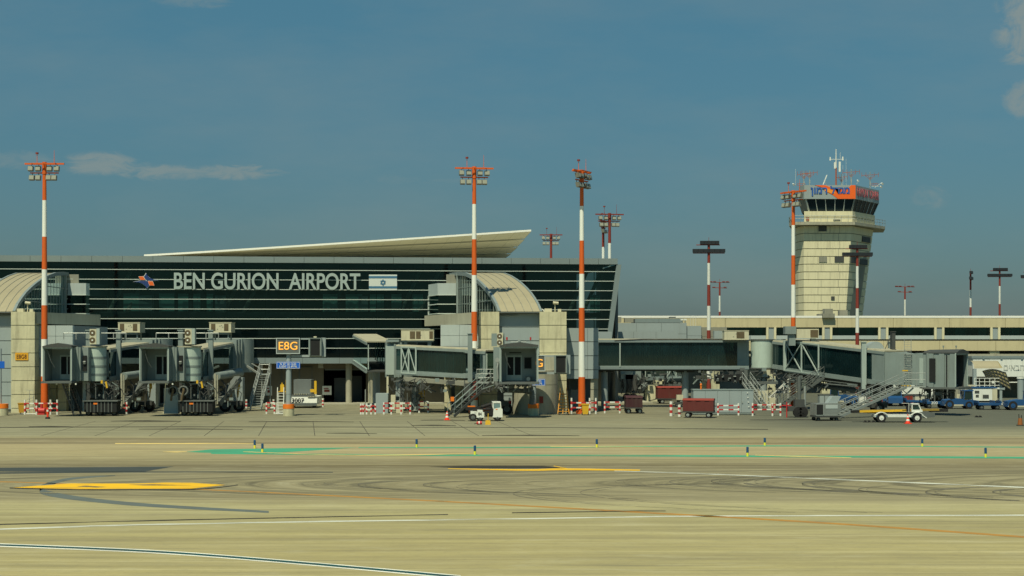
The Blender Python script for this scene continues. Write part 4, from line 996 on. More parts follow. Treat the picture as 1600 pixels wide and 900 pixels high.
def bridge_facing(label):
    """the two left bridges: tunnel comes straight out of the terminal, cab faces the apron"""
    bx = X(287,138)
    rt = thing('jet_bridge', label, 'jet bridge', (bx, 138, 0), 0, 'jet bridges with cabs facing the apron')
    zf = Z(596, 136)
    cab(rt, frame((X(241,134.6), 134.6, zf), 0), 2.42, 2.93, 2.2)
    # folded connector between cab and round head
    q = MB(); bellows(q, X(263,135.6), X(276,135.6), 135.6, 138.2, zf+.02, zf+2.95, 4); q.box(X(276,136.2), X(288,136.2), 136.1, 138, zf+.05, zf+2.9); q.build('connector', jgrey, rt)
    q = MB(); q.box(X(279,136), X(285.5,136), 136.0, 136.09, zf+.9, zf+2.2); q.tube((X(282,136),135.98,zf+1.5), (X(282,136),135.9,zf+1.7), .12, .12, 8, 1); q.build('equipment_niche', [dark, steel], rt)
    q = MB(); cx, cy, r_ = X(296,138), 138.0, .98
    q.tube((cx,cy,zf), (cx,cy,zf+2.9), r_, r_, 32); rd = q.build('round_head', pale2, rt)
    q = MB()
    for zz in (.55, 1.25, 2.0): q.tube((cx,cy,zf+zz-.1), (cx,cy,zf+zz+.1), r_+.012, r_+.012, 32)
    q.build('recessed_band', jgrey, rd)
    q = MB(); q.tube((cx,cy,zf+2.9), (cx,cy,zf+3.02), r_+.08, r_+.08, 32); q.build('round_head_roof', roofm, rt)
    # tunnel
    p0 = Vector((X(302,139.5)-.15, 139, zf+.05)); p1 = Vector((X(360,158)-.35, 158, 3.65))
    C = tunnel(rt, p0, p1, 2.3, 2.65, 9, diag=True)
    # outer, wider section near the terminal
    q = MB(); e0 = p0.lerp(p1, .86); 
    for i in range(3):
        a = p0.lerp(p1, .84+.09*i); x_ = a.x; q.box(x_-1.5, x_+1.45, a.y, a.y+.9, a.z-.25, a.z+3.0)
    q.build('tunnel_collar', jgrey, rt)
    q = MB(); a = p1; q.tube((a.x+.6,a.y+2.2,a.z-.3), (a.x+.6,a.y+2.2,a.z+3.0), 1.7, 1.7, 28); q.build('rotunda', jgrey, rt)
    q = MB(); q.tube((a.x+.6,a.y+2.2,0), (a.x+.6,a.y+2.2,a.z-.3), .45, .45, 20); q.build('rotunda_column', panel, rt)
    # lift columns
    yc = 141.5; zb, zt_ = Z(594,yc), Z(517,yc)
    for px in (282.5, 329.5):
        q = MB(); x_ = X(px,yc); q.box(x_-.2, x_+.2, yc-.2, yc+.2, zb, zt_); q.box(x_-.26, x_+.26, yc-.26, yc+.26, zt_, zt_+.1); q.build('lift_column', jgrey, rt)
        q = MB(); q.box(x_-.12, x_+.12, yc-.12, yc+.12, 1.2, zb); q.build('lift_piston', jdark, rt)
    ac_box(rt, X(327,143), X(361,143), 143, Z(519.5,143), Z(503.5,143), 2.0)
    q = MB(); 
    for xx in (331, 356):
        for yv in (143.2, 144.6): q.box(X(xx,143)-.06, X(xx,143)+.06, yv, yv+.12, Z(528,143)-.2, Z(519.6,143))
    q.box(X(333,143), X(357,143), 143.1, 144.8, Z(522.5,143), Z(519.7,143)); q.build('air_unit_stand', jgrey, rt)
    fan_unit(rt, X(288.5,136.8), X(299,136.8), 136.9, Z(538,137), Z(514,137))
    q = MB(); q.box(X(299.2,136.8), X(304,136.8), 136.9, 137.5, Z(538,137), Z(513,137)); q.build('roof_cabinet', jlight, rt)
    q = MB(); x0 = X(240,140)
    for i in range(6): q.tube((x0+i*1.1,141,6.55), (x0+i*1.1,141,7.1), .04, .04, 6)
    q.path([(x0,141,7.1),(x0+5.5,141,7.1)], .04, 6)
    q.build('roof_railing', steel, rt)
    # drive bogie and undercarriage
    q = MB(); q.box(X(283,141.5)-.2, X(333,141.5)+.1, 141.2, 141.9, 1.0, 1.5); q.box(X(300,141.5), X(312,141.5), 141.1, 142, .5, 1.3); q.box(X(290,139), X(332,139), 138.9, 139.3, 1.7, 2.75); q.box(X(296,138.7), X(325,138.7), 138.5, 139.6, 1.1, 1.75, 1)
    q.bar((X(284,141.5),141.5,1.2), (X(300,139),139.2,2.9), .2, .25); q.bar((X(330,141.5),141.5,1.2), (X(312,139),139.2,2.9), .2, .25)
    q.build('bogie_frame', [jdark, jmid], rt)
    for px in (292, 322): wheel(rt, (X(px,141.2), 141.4, .48), .48, .35, rim=jmid)
    q = MB(); q.bar((X(371,143),143.5,3.05), (X(338,140),140.5,.9), .62, .5); q.build('slanted_beam', jmid, rt)
    q = MB(); q.tube((X(338,140),140.2,Z(588,140)), (X(370,146),147,Z(583,146)), .34, .34, 18); q.tube((X(366,146),146.5,Z(583.5,146)), (X(372,146),147.2,Z(582.5,146)), .42, .42, 18); q.build('air_duct', jgrey, rt)
    q = MB(); q.path([(X(335,139),139.4,Z(584,139)),(X(335,139),139.4,.7)], .11, 10); q.path([(X(338.5,139),139.4,Z(586,139)),(X(338.5,139),139.4,.9)], .06, 8); q.build('downpipe', concr, rt)
    # ground power trolley hanging below the cab
    q = MB(); q.box(X(281,136), X(332,136), 136.0, 137.4, .35, 1.25, 0); q.box(X(279,136), X(334,136), 135.9, 137.5, 1.25, 1.33, 1); 
    for i in range(8): q.box(X(286+i*5.5,136)-.03, X(286+i*5.5,136)+.03, 135.96, 136.0, .35, 1.25, 1)
    q.box(X(296,136), X(302,136), 135.95, 136.0, 1.0, 1.13, 2)
    q.build('equipment_skirt', [dark, jmid, oran2], rt)
    for px in (286, 304, 326): wheel(rt, (X(px,136), 136.6, .26), .26, .3, rim=jmid)
    for px in (270.5, 287):
        q = MB(); x_, z_ = X(px,136), Z(610.5,136)
        for i in range(18):
            a, b_ = R(20*i), R(20*i+20); q.tube((x_+.36*math.cos(a),135.9,z_+.36*math.sin(a)), (x_+.36*math.cos(b_),135.9,z_+.36*math.sin(b_)), .085, .085, 8)
        hr = q.build('hose_reel', jmid, rt)
        q = MB(); q.tube((x_,135.95,z_), (x_,136.15,z_), .3, .3, 16, 0); q.path([(x_,135.85,z_+.2),(x_+.05,135.8,z_),(x_-.1,135.8,z_-.5),(x_-.14,135.8,z_-.85)], .1, 8, 1); q.build('hose', [dark, acg], hr)
    q = MB(); q.box(X(256,138.5), X(278,138.5), 138.5, 139.3, .1, 2.3); q.build('pedestal', panell, rt)
    q = MB(); q.box(X(366,150), X(379,150), 150, 151.2, .2, 3.0); q.build('support_pylon', panel, rt)
    q = MB(); q.box(X(371,148), X(375,148), 147.9, 148.1, 2.0, 3.1); q.tube((X(373,148),147.85,2.0), (X(372,148),147.85,1.2), .08, .05, 8); q.build('yellow_hose', yellow, rt)
    q = MB(); q.bar((X(318,137),136.6,Z(606,137)), (X(316,137),136.6,Z(596,137)), .14, .1); q.box(X(308,137), X(311,137), 136.6, 136.7, Z(599,137), Z(594,137)); q.build('yellow_bracket', yellow, rt)
    for i, px in enumerate((352, 372)): wheel(rt, (X(px,145), 145+.6*i, .5), .5, .4, rim=jmid)
    q = MB(); q.box(X(345,145)-.1, X(378,145), 144.9, 145.9, .6, .95); q.build('rear_bogie', jdark, rt)
    q = MB(); q.path([(X(258,135),135.2,zf-.1),(X(247,135.5),138,.9)], .035, 6)
    for px in (241, 262, 271): q.tube((X(px,135),134.7,zf-.25), (X(px,135),134.7,zf-.12), .07, .07, 8)
    q.build('drain_pipe', white, rt)
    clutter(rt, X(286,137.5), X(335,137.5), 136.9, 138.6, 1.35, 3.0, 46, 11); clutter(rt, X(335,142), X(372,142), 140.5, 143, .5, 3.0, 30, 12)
    q = MB(); random.seed(3)
    for i in range(7):
        x_ = X(290+i*6,138); q.path([(x_,138.2,zf-.05),(x_+random.uniform(-.2,.2),138.1,zf-.5),(x_+random.uniform(-.5,.5),138,zf-random.uniform(.8,1.3))], .035, 6)
    q.build('cables', black, rt)
    return rt
B2 = bridge_facing('second jet bridge from the left, just left of the grey service stair')

# --- middle bridge: runs across, cab beside the concrete piers
B3 = thing('jet_bridge', 'middle jet bridge running sideways with its cab in front of the concrete piers', 'jet bridge', (X(616,147), 147, 0), 0, 'jet bridges running sideways')
tunnel(B3, (X(572,160)-.1, 160, 4.3), (X(603,148.5)-.6, 148.5, 3.55), 2.4, 2.75, 3, name='link')
q = MB(); q.box(X(603,146), X(616,146), 145.7, 149, 3.35, 6.0); q.build('light_panel', jlight, B3)
q = MB(); bellows(q, X(616.2,146), X(628,146), 145.5, 149, 3.1, 6.15, 4); q.tube((X(627,147.5),147.5,3.1), (X(627,147.5),147.5,6.3), 1.5, 1.5, 28); q.build('rotunda', jgrey, B3)
C = tunnel(B3, (X(628,144), 144.3, Z(583,143)), (X(742,141.5), 141.6, Z(589,141.5)), 2.5, 2.42, 9, truss=(.08,.28,1))
C = tunnel(B3, (X(738,141.5), 141.5, Z(588,141)), (X(772,139.5), 139.6, Z(590,140)), 2.1, 2.3, 3, endp=.12, name='inner_tunnel')
zf = Z(597.5, 133)
cab(B3, frame((X(811,131.8), 131.8, zf), 0), 3.15, 3.0, 2.2, True)
q = MB(); q.box(X(783,134), X(812,134), 134.02, 137.2, zf+.1, zf+2.6); q.build('cab_rear', jgrey, B3)
zf = Z(597.5, 136)
q = MB(); q.box(X(771,137.5), X(781.5,137.5), 137.2, 139.6, zf+.05, zf+3.0); q.build('connector', jgrey, B3)
q = MB(); q.path([(X(778,137),136.9,zf+.3),(X(777,137),136.85,zf+1.2),(X(778.5,137),136.9,zf+1.8)], .09, 8); q.tube((X(777,137),136.8,zf+1.9), (X(777,137),136.95,zf+1.9), .2, .2, 12); q.build('side_pipe', steel, B3)
fan_unit(B3, X(777,138), X(786,138), 137.6, Z(541,138), Z(520,138))
q = MB(); q.box(X(768,138), X(776.5,138), 137.7, 138.6, Z(541,138), Z(521,138)); q.box(X(784,138), X(789,138), 137.9, 138.5, Z(541,138), Z(521,138)); q.build('roof_cabinet', jgrey, B3)
q = MB()
for px in (792, 829): q.tube((X(px,136),136,zf+3.3), (X(px,136),136,zf+3.6), .03); q.tube((X(px,136),136,zf+3.6), (X(px,136),136,zf+3.85), .07, .07, 8, 1)
q.path([(X(798,136),136.2,zf+3.2),(X(798,136),136.2,zf+3.45),(X(822,136),136.2,zf+3.45),(X(822,136),136.2,zf+3.2)], .025, 6); q.box(X(809,136), X(813,136), 136, 136.1, zf+3.5, zf+3.7)
q.build('roof_beacon', [steel, redp], B3)
ac_box(B3, X(627.5,146), X(678,146), 145.4, Z(532,146), Z(515.3,146), 1.6, ((.27,.43),(.46,.6),(.87,.98)))
q = MB()
for px in (634, 671): q.box(X(px,146)-.15, X(px,146)+.15, 145.6, 146.8, Z(545,146), Z(532.1,146))
q.box(X(628,146), X(677,146), 145.5, 146.9, Z(534.5,146), Z(532.05,146)); q.box(X(605,147), X(625,147), 145.5, 148.6, 6.32, 6.55); q.build('air_unit_stand', jgrey, B3)
for d, px in ((139.2, 734.5), (142.8, 735)):
    q = MB(); x_ = X(px,d); q.box(x_-.2, x_+.2, d-.2, d+.2, Z(597,d), Z(522,d)); q.box(x_-.27, x_+.27, d-.27, d+.27, Z(522,d), Z(521,d)); q.build('lift_column', jgrey, B3)
q = MB(); q.bar((X(632,142),142,Z(592,142)), (X(735,140),140,Z(600,140)), .5, .38); q.bar((X(700,141),141,Z(600,141)), (X(712,141),141,Z(593,141)), .5, .3); q.box(X(715,141), X(760,141), 140.4, 141.4, Z(602,141), Z(594,141)); q.build('underframe', bandg, B3)
q = MB(); q.box(X(777,139), X(787,139), 138.8, 139.5, 1.2, 3.0); q.box(X(768,139), X(795,139), 138.6, 140.2, .75, 1.2); q.box(X(725,139.5), X(740,139.5), 139.3, 140.2, 1.6, 2.7); q.path([(X(761,138),138.3,Z(600,138)),(X(761,138),138.3,Z(611,138)),(X(765,138),138.3,Z(613,138)),(X(766,138),138.3,Z(600,138))], .09, 8); q.build('bogie_frame', jdark, B3)
for px in (770, 792): wheel(B3, (X(px,139.3), 139.2, .5), .5, .4, rim=jmid)
q = MB(); q.path([(X(773,136),136.5,Z(598,136)),(X(780,136),136.4,Z(607,136)),(X(790,136),136.3,Z(610,136)),(X(822,136),136.2,Z(611,136)),(X(831,136),136.2,Z(610,136)),(X(832,136),136.2,Z(618,136)),(X(830,136),136.2,Z(632,136))], .2, 12); q.tube((X(823,136),136.2,Z(611,136)), (X(831,136),136.2,Z(611,136)), .27, .27, 14); q.build('air_hose', jmid, B3)
q = MB()
for i in range(6): x_ = X(783+i*9,137); q.box(x_-.2, x_+.2, 136.2, 138, zf-.35, zf-.13)
q.build('floor_beam', jdark, B3)
q = MB(); q.box(X(701,138)-.0, X(706,138), 137.9, 138.0, 1.75, 2.0); 
# service stair of the middle bridge
def stair(root, a, b_, width, n, matl, rail=True, name='stair', hr=1.0, side=None, railm=None):
    """flight from foot a to head b_, width across"""
    a = Vector(a); b_ = Vector(b_); d = b_-a; s = side or Vector((d.y, -d.x, 0)).normalized()
    q = MB(); q.bar(a-s*width/2, b_-s*width/2, .07, .22); q.bar(a+s*width/2, b_+s*width/2, .07, .22); st_ = q.build(name, matl, root)
    q = MB()
    dn = Vector((d.x, d.y, 0)).normalized()*.13
    for i in range(n):
        p = a+d*((i+.5)/n); q.hexa([p-s*width/2-dn+Vector((0,0,-.015)), p+s*width/2-dn+Vector((0,0,-.015)), p+s*width/2+dn+Vector((0,0,-.015)), p-s*width/2+dn+Vector((0,0,-.015)), p-s*width/2-dn+Vector((0,0,.02)), p+s*width/2-dn+Vector((0,0,.02)), p+s*width/2+dn+Vector((0,0,.02)), p-s*width/2+dn+Vector((0,0,.02))])
    q.build('tread', matl, st_)
    if rail:
        q = MB()
        for sd in (-1, 1):
            o = s*sd*width/2
            for hh in (hr*.55, hr): q.tube(a+o+Vector((0,0,hh)), b_+o+Vector((0,0,hh)), .028, .028, 6)
            for i in range(6): p = a+o+d*(i/5); q.tube(p, p+Vector((0,0,hr)), .024, .024, 6)
        q.build('handrail', railm or steel, st_)
    return st_
stair(B3, (X(704,133), 133.6, .12), (X(762,136), 136.3, Z(598,136)), .85, 14, jdark, railm=jgrey)
q = MB(); q.box(X(744,136.6), X(772,136.6), 136.1, 137.2, Z(599,136.6), Z(596.5,136.6)); 
for px in (745, 752, 759, 766, 771):
    q.tube((X(px,136.3),136.15,Z(597,136.3)), (X(px,136.3),136.15,Z(577,136.3)), .025, .025, 6)
for yv in (577, 584, 590): q.tube((X(745,136.3),136.15,Z(yv,136.3)), (X(771,136.3),136.15,Z(yv,136.3)), .025, .025, 6)
q.build('landing', steel, B3)
q = MB(); q.box(X(704,133)-.0, X(709.5,133), 133.0, 133.04, Z(627,133), Z(620,133)); q.build('orange_plate', oran2, B3)
q = MB()
for i in range(7): z0 = 1.6+i*.2; q.bar((X(739,138),138,z0), (X(745,138),138,z0+.12), .06, .07)
q.build('red_spring_guard', dred, B3)
B1 = dup(B2, (B2.location.x-8.15, 138.0, 0), 0, 'leftmost jet bridge, its cab just right of the orange and white light mast')
ROOTM[B1.name] = Matrix.Translation(B1.location)
for ch in kids(B1):
    if ch.name.startswith(('pedestal', 'hose_reel')):
        for g2 in kids(ch): bpy.data.objects.remove(g2)
        bpy.data.objects.remove(ch)
stair(B1, (X(121,136), 136.0, .15), (X(103,138), 138.0, 2.8), .9, 13, jdark, railm=jmid, side=Vector((.5,1,0)).normalized())
q = MB(); q.box(X(100,138), X(123,138), 137.2, 139, 2.7, 2.8); q.tube((X(132,138),138,.3), (X(132,138),138,2.9), .16, .16, 14, 1); q.box(X(150,139), X(160,139), 139, 139.3, .6, 2.6, 2); q.build('stair_landing', [jdark, panell, jmid], B1)
# columns and cabinets under the link of the middle bridge
q = MB(); q.tube((X(588,156),156,0), (X(588,156),156,4.1), .36, .36, 20); q.tube((X(649,148),148,0), (X(649,148),148,3.6), .3, .3, 20); q.tube((X(625,146.5),146.5,0), (X(625,146.5),146.5,3.1), .4, .4, 20); q.each('support_column', panel, B3)
q = MB(); q.box(X(587,142), X(606,142), 142, 143.5, 0, 1.75); q.build('electrical_cabinet', panel, B3)
q = MB(); q.box(X(611,142.5), X(618,142.5), 142.3, 142.9, .3, 1.6); q.box(X(619,142.5), X(630,142.5), 142.4, 143, 0, .95); q.box(X(604,145), X(607,145), 145, 145.3, 1.2, 3.2); q.build('control_cabinet', acm, B3)
q = MB(); q.tube((X(571,150),150,0), (X(571,150),150,1.9), .05); q.tube((X(578,150),150,0), (X(578,150),150,4.0), .04); q.build('pipe', steel, B3)

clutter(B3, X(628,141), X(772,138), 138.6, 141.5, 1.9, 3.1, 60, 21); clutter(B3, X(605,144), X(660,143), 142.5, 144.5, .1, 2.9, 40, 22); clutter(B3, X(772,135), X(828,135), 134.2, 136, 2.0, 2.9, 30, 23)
# --- right bridge: long fixed walkway, rotunda, sloping tunnel, cab turned to the right
B4 = thing('jet_bridge', 'long jet bridge on the right with a grey rotunda, sloping truss tunnel and stair', 'jet bridge', (X(1193,154), 154, 0), 0, 'jet bridges running sideways')
dF = 155.0
tunnel(B4, (X(931,dF), dF+1.3, Z(576,dF)), (X(1170,dF), dF+1.3, Z(576,dF)), 2.6, Z(531,dF)-Z(576,dF), 16, endp=.075, name='fixed_walkway', diag=True)
q = MB(); q.box(X(934,dF), X(1170,dF), dF-.1, dF+2.7, Z(535,dF), Z(531.5,dF)); q.box(X(934,dF), X(1170,dF), dF-.15, dF+.1, Z(577,dF), Z(573.5,dF)); q.build('walkway_beam', fascia, B4)
q = MB(); q.box(X(967.5,dF), X(969.5,dF), dF-.2, dF-.16, Z(573,dF), Z(536,dF)); q.build('cover_strip', jlight, B4)
q = MB()
for px in (945.5, 1072.5): q.tube((X(px,dF),dF+1.2,0), (X(px,dF),dF+1.2,Z(577,dF)), .33, .33, 24); q.box(X(px,dF)-.9, X(px,dF)+.9, dF+.9, dF+1.5, Z(582,dF), Z(577.2,dF), 1)
q.each('walkway_column', [panel, jdark], B4)
q = MB(); q.box(X(938,dF), X(1165,dF), dF+.3, dF+.6, Z(580,dF), Z(577.3,dF)); q.box(X(938,dF), X(1165,dF), dF+2, dF+2.3, Z(580,dF), Z(577.3,dF)); q.path([(X(960,dF),dF-.1,Z(532,dF)),(X(1004,dF),dF-.1,Z(530,dF)),(X(1130,dF),dF-.1,Z(530,dF))], .06, 6); q.build('service_duct', jdark, B4)
ac_box(B4, X(1131,154), X(1169,154), 153.6, Z(531,154), Z(516.2,154), 1.5, ((.5,.82),))
q = MB(); q.box(X(1116,155), X(1129,155), 155, 156, Z(530,155), Z(517,155)); q.tube((X(1172,154),154,Z(531,154)), (X(1172,154),154,Z(524,154)), .05, .05, 8); q.build('roof_equipment', panel, B4)
q = MB(); cx, cy = X(1193.5,154), 155.2; r_ = X(1211,154)-cx
q.tube((cx,cy,Z(574.5,154)), (cx,cy,Z(532,154)), r_, r_, 40); q.build('rotunda', pale2, B4)
q = MB(); q.tube((cx,cy,Z(532,154)), (cx,cy,Z(530.5,154)), r_+.06, r_+.06, 40); q.tube((cx,cy,Z(576.5,154)), (cx,cy,Z(574.5,154)), r_+.1, r_+.1, 40); q.build('rotunda_rim', jmid, B4)
q = MB(); bellows(q, X(1211,154), X(1223,154), 153.8, 156.8, Z(583,154), Z(530,154), 4); q.build('collar', jgrey, B4)
q = MB(); q.tube((cx+.1,cy,0), (cx+.1,cy,Z(577,154)), .42, .42, 24); q.tube((cx+.1,cy,Z(590,154)), (cx+.1,cy,Z(577,154)), .5, .75, 24); q.build('rotunda_column', panel, B4)
q = MB(); q.box(X(1195,153), X(1204,153), 153.2, 153.7, Z(586,153), Z(578,153)); q.box(X(1185,150), X(1200,150), 150, 150.8, .2, 1.75); q.box(X(1201.5,150), X(1212,150), 150.2, 150.9, .1, 1.1); q.build('control_cabinet', acm, B4)
P_0 = Vector((X(1224,153.5), 154.6, Z(574,153.5))); P_1 = Vector((X(1404,139), 140.2, Z(601,139)))
Pm = P_0.lerp(P_1, .16)
tunnel(B4, P_0, P_0.lerp(P_1, .22), 2.1, 2.5, 3, name='inner_tunnel')
hh = 2.86
C = tunnel(B4, P_0.lerp(P_1, .14)-Vector((0,0,.1)), P_1, 2.5, hh, 12, truss=(.0,.36,1), endp=.115, diag=True)
q = MB()
for t_ in (0,): q.bar(C(0,1.07,0), C(0,1.07,hh), .3, .2); q.bar(C(0,-1.07,0), C(0,-1.07,hh), .3, .2)
q.build('tunnel_collar', jlight, B4)
for sd in (1.22, -1.22):
    q = MB(); a = C(.83, sd, 0); q.box(a.x-.2, a.x+.2, a.y-.2, a.y+.2, Z(608,a.y), Z(535,a.y)); q.box(a.x-.26, a.x+.26, a.y-.26, a.y+.26, Z(535,a.y), Z(533.5,a.y)); q.build('lift_column', jlight if sd > 0 else jgrey, B4)
q = MB(); a = C(.83,0,0); q.box(a.x-.35, a.x+.35, a.y-1.6, a.y+1.6, Z(612,a.y), Z(605,a.y)); q.box(a.x-.3, a.x+.3, a.y-.5, a.y+.5, .95, Z(612,a.y)); q.box(a.x-.7, a.x+.7, a.y-.9, a.y+.9, .5, .95, 1); q.build('bogie_frame', [jmid, jdark], B4)
for s_ in (-.75, .75): wheel(B4, (a.x+.0, a.y+s_, .45), .45, .35, rim=jmid)
q = MB(); q.hexa([C(.02,-.6,-.7),C(.9,-.6,-.5),C(.9,.6,-.5),C(.02,.6,-.7),C(.02,-.8,-.12),C(.9,-.8,-.12),C(.9,.8,-.12),C(.02,.8,-.12)]); q.build('tunnel_underframe', jdark, B4)
q = MB(); a, b_ = C(.05,1.0,-.9), C(.75,1.0,-.55); q.tube(a, b_, .07, .07, 8); q.tube(C(.05,1.0,-.55), C(.75,1.0,-.35), .05, .05, 8)
for i in range(7): q.tube(C(.05+.1*i,1.0,-.86+.045*i), C(.1+.1*i,1.0,-.52+.03*i), .035, .035, 6)
q.tube(C(.25,.3,-1.1), C(.72,.3,-1.0), .2, .2, 12)
q.build('cable_tray', jmid, B4)
q = MB(); q.box(X(1244,150), X(1278,150), 149.6, 151, Z(528.5,150)-.0, Z(514,150)); o = q.build('air_unit', acm, B4); q = MB(); q.box(X(1265,150), X(1277,150), 149.57, 149.599, Z(527,150), Z(515.5,150)); q.build('grille', acg, o)
q = MB(); q.box(X(1226.5,150), X(1243.5,150), 149.8, 151, Z(522,150), Z(510,150)); q.box(X(1233,150), X(1243,150), 150, 150.9, Z(540,150), Z(522.1,150)); q.box(X(1270,149), X(1277,149), 149.8, 150.4, Z(538,150), Z(529,150)); q.build('roof_cabinet', jgrey, B4)
q = MB(); a = C(.8,.0,hh); q.tube(a+Vector((0,-.8,0)), a+Vector((0,.8,0)), .7, .7, 18); q.build('roof_dome', panel, B4)
q = MB(); a = C(.93,-.3,hh); q.box(a.x-.0, a.x+.3, a.y-.4, a.y+.4, a.z, a.z+1.65); q.box(a.x-.04, a.x+.34, a.y-.45, a.y+.45, a.z+1.65, a.z+1.72); q.tube((a.x-.6,a.y,a.z), (a.x-.1,a.y,a.z+1.1), .03, .03, 6); q.build('roof_panel_post', jdark, B4)
# cab end
ang = R(-35)
zc0 = P_1.z
q = MB(); x0, x1 = X(1396,139), X(1449,137.5)
ea, eb = C(.985,1.0,0), C(.985,-1.0,0)
q.hexa([(ea.x,ea.y,zc0),(x1,137.2,zc0-.05),(x1,139.9,zc0-.05),(eb.x,eb.y,zc0),(ea.x,ea.y,zc0+hh-.02),(x1,137.2,zc0+hh-.25),(x1,139.9,zc0+hh-.25),(eb.x,eb.y,zc0+hh-.02)]); q.build('head_section', jgrey, B4)
x0 = ea.x; yA = ea.y
def hp(px, z_, off=.02):
    x_ = X(px,138); f = (x_-x0)/(x1-x0); return Vector((x_, yA+(137.2-yA)*f-off, z_))
q = MB(); q.hexa([hp(1435,zc0+.15,.05),hp(1452,zc0+.15,.05),hp(1452,zc0+.15,0),hp(1435,zc0+.15,0),hp(1435,zc0+2.3,.05),hp(1452,zc0+2.3,.05),hp(1452,zc0+2.3,0),hp(1435,zc0+2.3,0)]); dr = q.build('door', jlight, B4)
q = MB(); q.hexa([hp(1441.5,zc0+1.1,.08),hp(1445.5,zc0+1.1,.08),hp(1445.5,zc0+1.1,.055),hp(1441.5,zc0+1.1,.055),hp(1441.5,zc0+1.9,.08),hp(1445.5,zc0+1.9,.08),hp(1445.5,zc0+1.9,.055),hp(1441.5,zc0+1.9,.055)]); q.build('pane', dark, dr)
q = MB(); xr = X(1469,137)
q.tube((X(1460,137),138.6,zc0-.1), (X(1460,137),138.6,zc0+2.75), 1.25, 1.25, 24); q.build('round_head', jgrey, B4)
q = MB()
for px in (1453, 1461, 1474): q.box(X(px,136.5)-.14, X(px,136.5)+.14, 137.05, 137.5, zc0-.1, zc0+2.75)
q.box(X(1463,137), X(1470,137), 137.1, 137.5, zc0+.15, zc0+2.2, 1); q.build('head_post', [jgrey, dark], B4)
Tc = frame((X(1506,135.8), 136.6, zc0-.2), R(52))
cab(B4, Tc, 2.6, 2.95, 2.9, inner=jdark)  # dark inner panel stands for the shade inside this cab
q = MB(Tc); q.box(-1.36,-1.31,1.75,2.3,.5,2.5); q.box(-1.34,-1.31,.7,.8,.1,2.8); q.build('side_window', dark, B4)
q = MB(Tc); q.box(-1.15,1.15,.3,2.7,2.76,2.79); q.box(-1.155,-1.12,.25,2.7,.06,2.75); q.box(1.12,1.155,.25,2.7,.06,2.75); q.build('shade_lining', jdark, B4)  # dark sheets added, the interior shade put into their colour
q = MB(); q.box(X(1453,137), X(1497,137), 137.3, 138.8, zc0+2.76, zc0+2.9); 
for px in (1477, 1497): q.tube((X(px,137),137.6,zc0+2.9), (X(px,137),137.6,zc0+3.25), .03); q.tube((X(px,137),137.6,zc0+3.25), (X(px,137),137.6,zc0+3.4), .07, .07, 8)
q.build('roof_edge', jgrey, B4)
q = MB(); q.box(X(1446,137), X(1518,137), 137.2, 139, zc0-.32, zc0-.12); 
for px in (1450, 1468, 1487): q.box(X(px,137.5), X(px,137.5)+.25, 137.4, 138, zc0-1.2, zc0-.3)
q.path([(X(1447,136),136.8,zc0-.2),(X(1452,136),136.8,.9)], .04, 6); q.path([(X(1440,136),137,1.0),(X(1447,136),137,zc0-.3)], .03, 6); q.build('head_underframe', jdark, B4)
# roof ladder and landing
q = MB()
for px in (1415, 1424): q.tube(hp(px,zc0+.2,.1), hp(px,zc0+4.0,.1), .025, .025, 6)
for i in range(18): q.tube(hp(1415,zc0+.3+i*.2,.1), hp(1424,zc0+.3+i*.2,.1), .016, .016, 6)
for zz in (2.2,2.6,3.0): q.path([hp(1415,zc0+zz,.1), hp(1416,zc0+zz,.5), hp(1423,zc0+zz,.5), hp(1424,zc0+zz,.1)], .016, 6)
q.build('roof_ladder', steel, B4)
q = MB(); q.box(X(1411,136), X(1446,136), 135.9, 137.4, zc0-.16, zc0-.08); 
for px in (1411, 1420, 1432, 1446): q.tube((X(px,136),135.95,zc0-.1), (X(px,136),135.95,zc0+1.05), .03, .03, 6)
for zz in (.5, 1.05): q.tube((X(1411,136),135.95,zc0+zz), (X(1446,136),135.95,zc0+zz), .03, .03, 6)
q.bar((X(1428,136),136.2,zc0-.2), (X(1412,136),136.2,zc0-1.0), .1, .12); q.build('landing', steel, B4)
q = MB(); q.box(X(1413,136), X(1425,136), 136.3, 137.0, zc0-.075, zc0+.0); q.box(X(1414,136), X(1423,136), 136.9, 137.0, zc0+1.2, zc0+1.3); q.build('yellow_mat', yellow, B4)
stair(B4, (X(1311,130.5), 131.8, .15), (X(1411,136), 136.3, zc0-.15), .9, 17, steel)
q = MB(); q.tube((X(1311,130),131.4,.12), (X(1311,130),132.2,.12), .1, .1, 10); q.build('stair_wheel', black, B4)
# second stair hanging below the fixed walkway and small ladder stair
stair(B4, (X(1196,148), 148, .1), (X(1166,152), 152, Z(598,152)), .8, 13, steel)
q = MB(); q.box(X(1117,153), X(1166,153), 152.4, 153.2, Z(596,153), Z(585,153)); 
for i in range(12):
    xx = 1118+(i*37) % 46; yv = 586+(i*5) % 9; q.box(X(xx,152.3), X(xx+2+i % 3,152.3), 152.2+.03*(i % 3), 152.42, Z(yv+1.5+(i % 2),153), Z(yv,153), 1+(i % 2))
q.box(X(1160,153), X(1214,153), 152.4, 153.2, Z(600,153), Z(596,153), 2); q.box(X(1161,153), X(1166,153), 152.2, 153.2, Z(600,153), Z(578,153), 2)
q.build('drive_unit', [dark, steel, jmid], B4)
stair(B4, (X(1222,146), 146, .6), (X(1285,147), 147, Z(590,147)), .7, 12, jmid, railm=jmid)
q = MB(); random.seed(5)
for i in range(6):
    x_ = X(1212+i*12,152); q.path([(x_,153.4,Z(580,153)),(x_+.5,153.4,Z(590+random.uniform(-3,5),153)),(x_+1.4,153.4,Z(586,153)),(x_+1.9,153.4,Z(583,153))], .03, 6)
q.build('hanging_cable', jmid, B4)

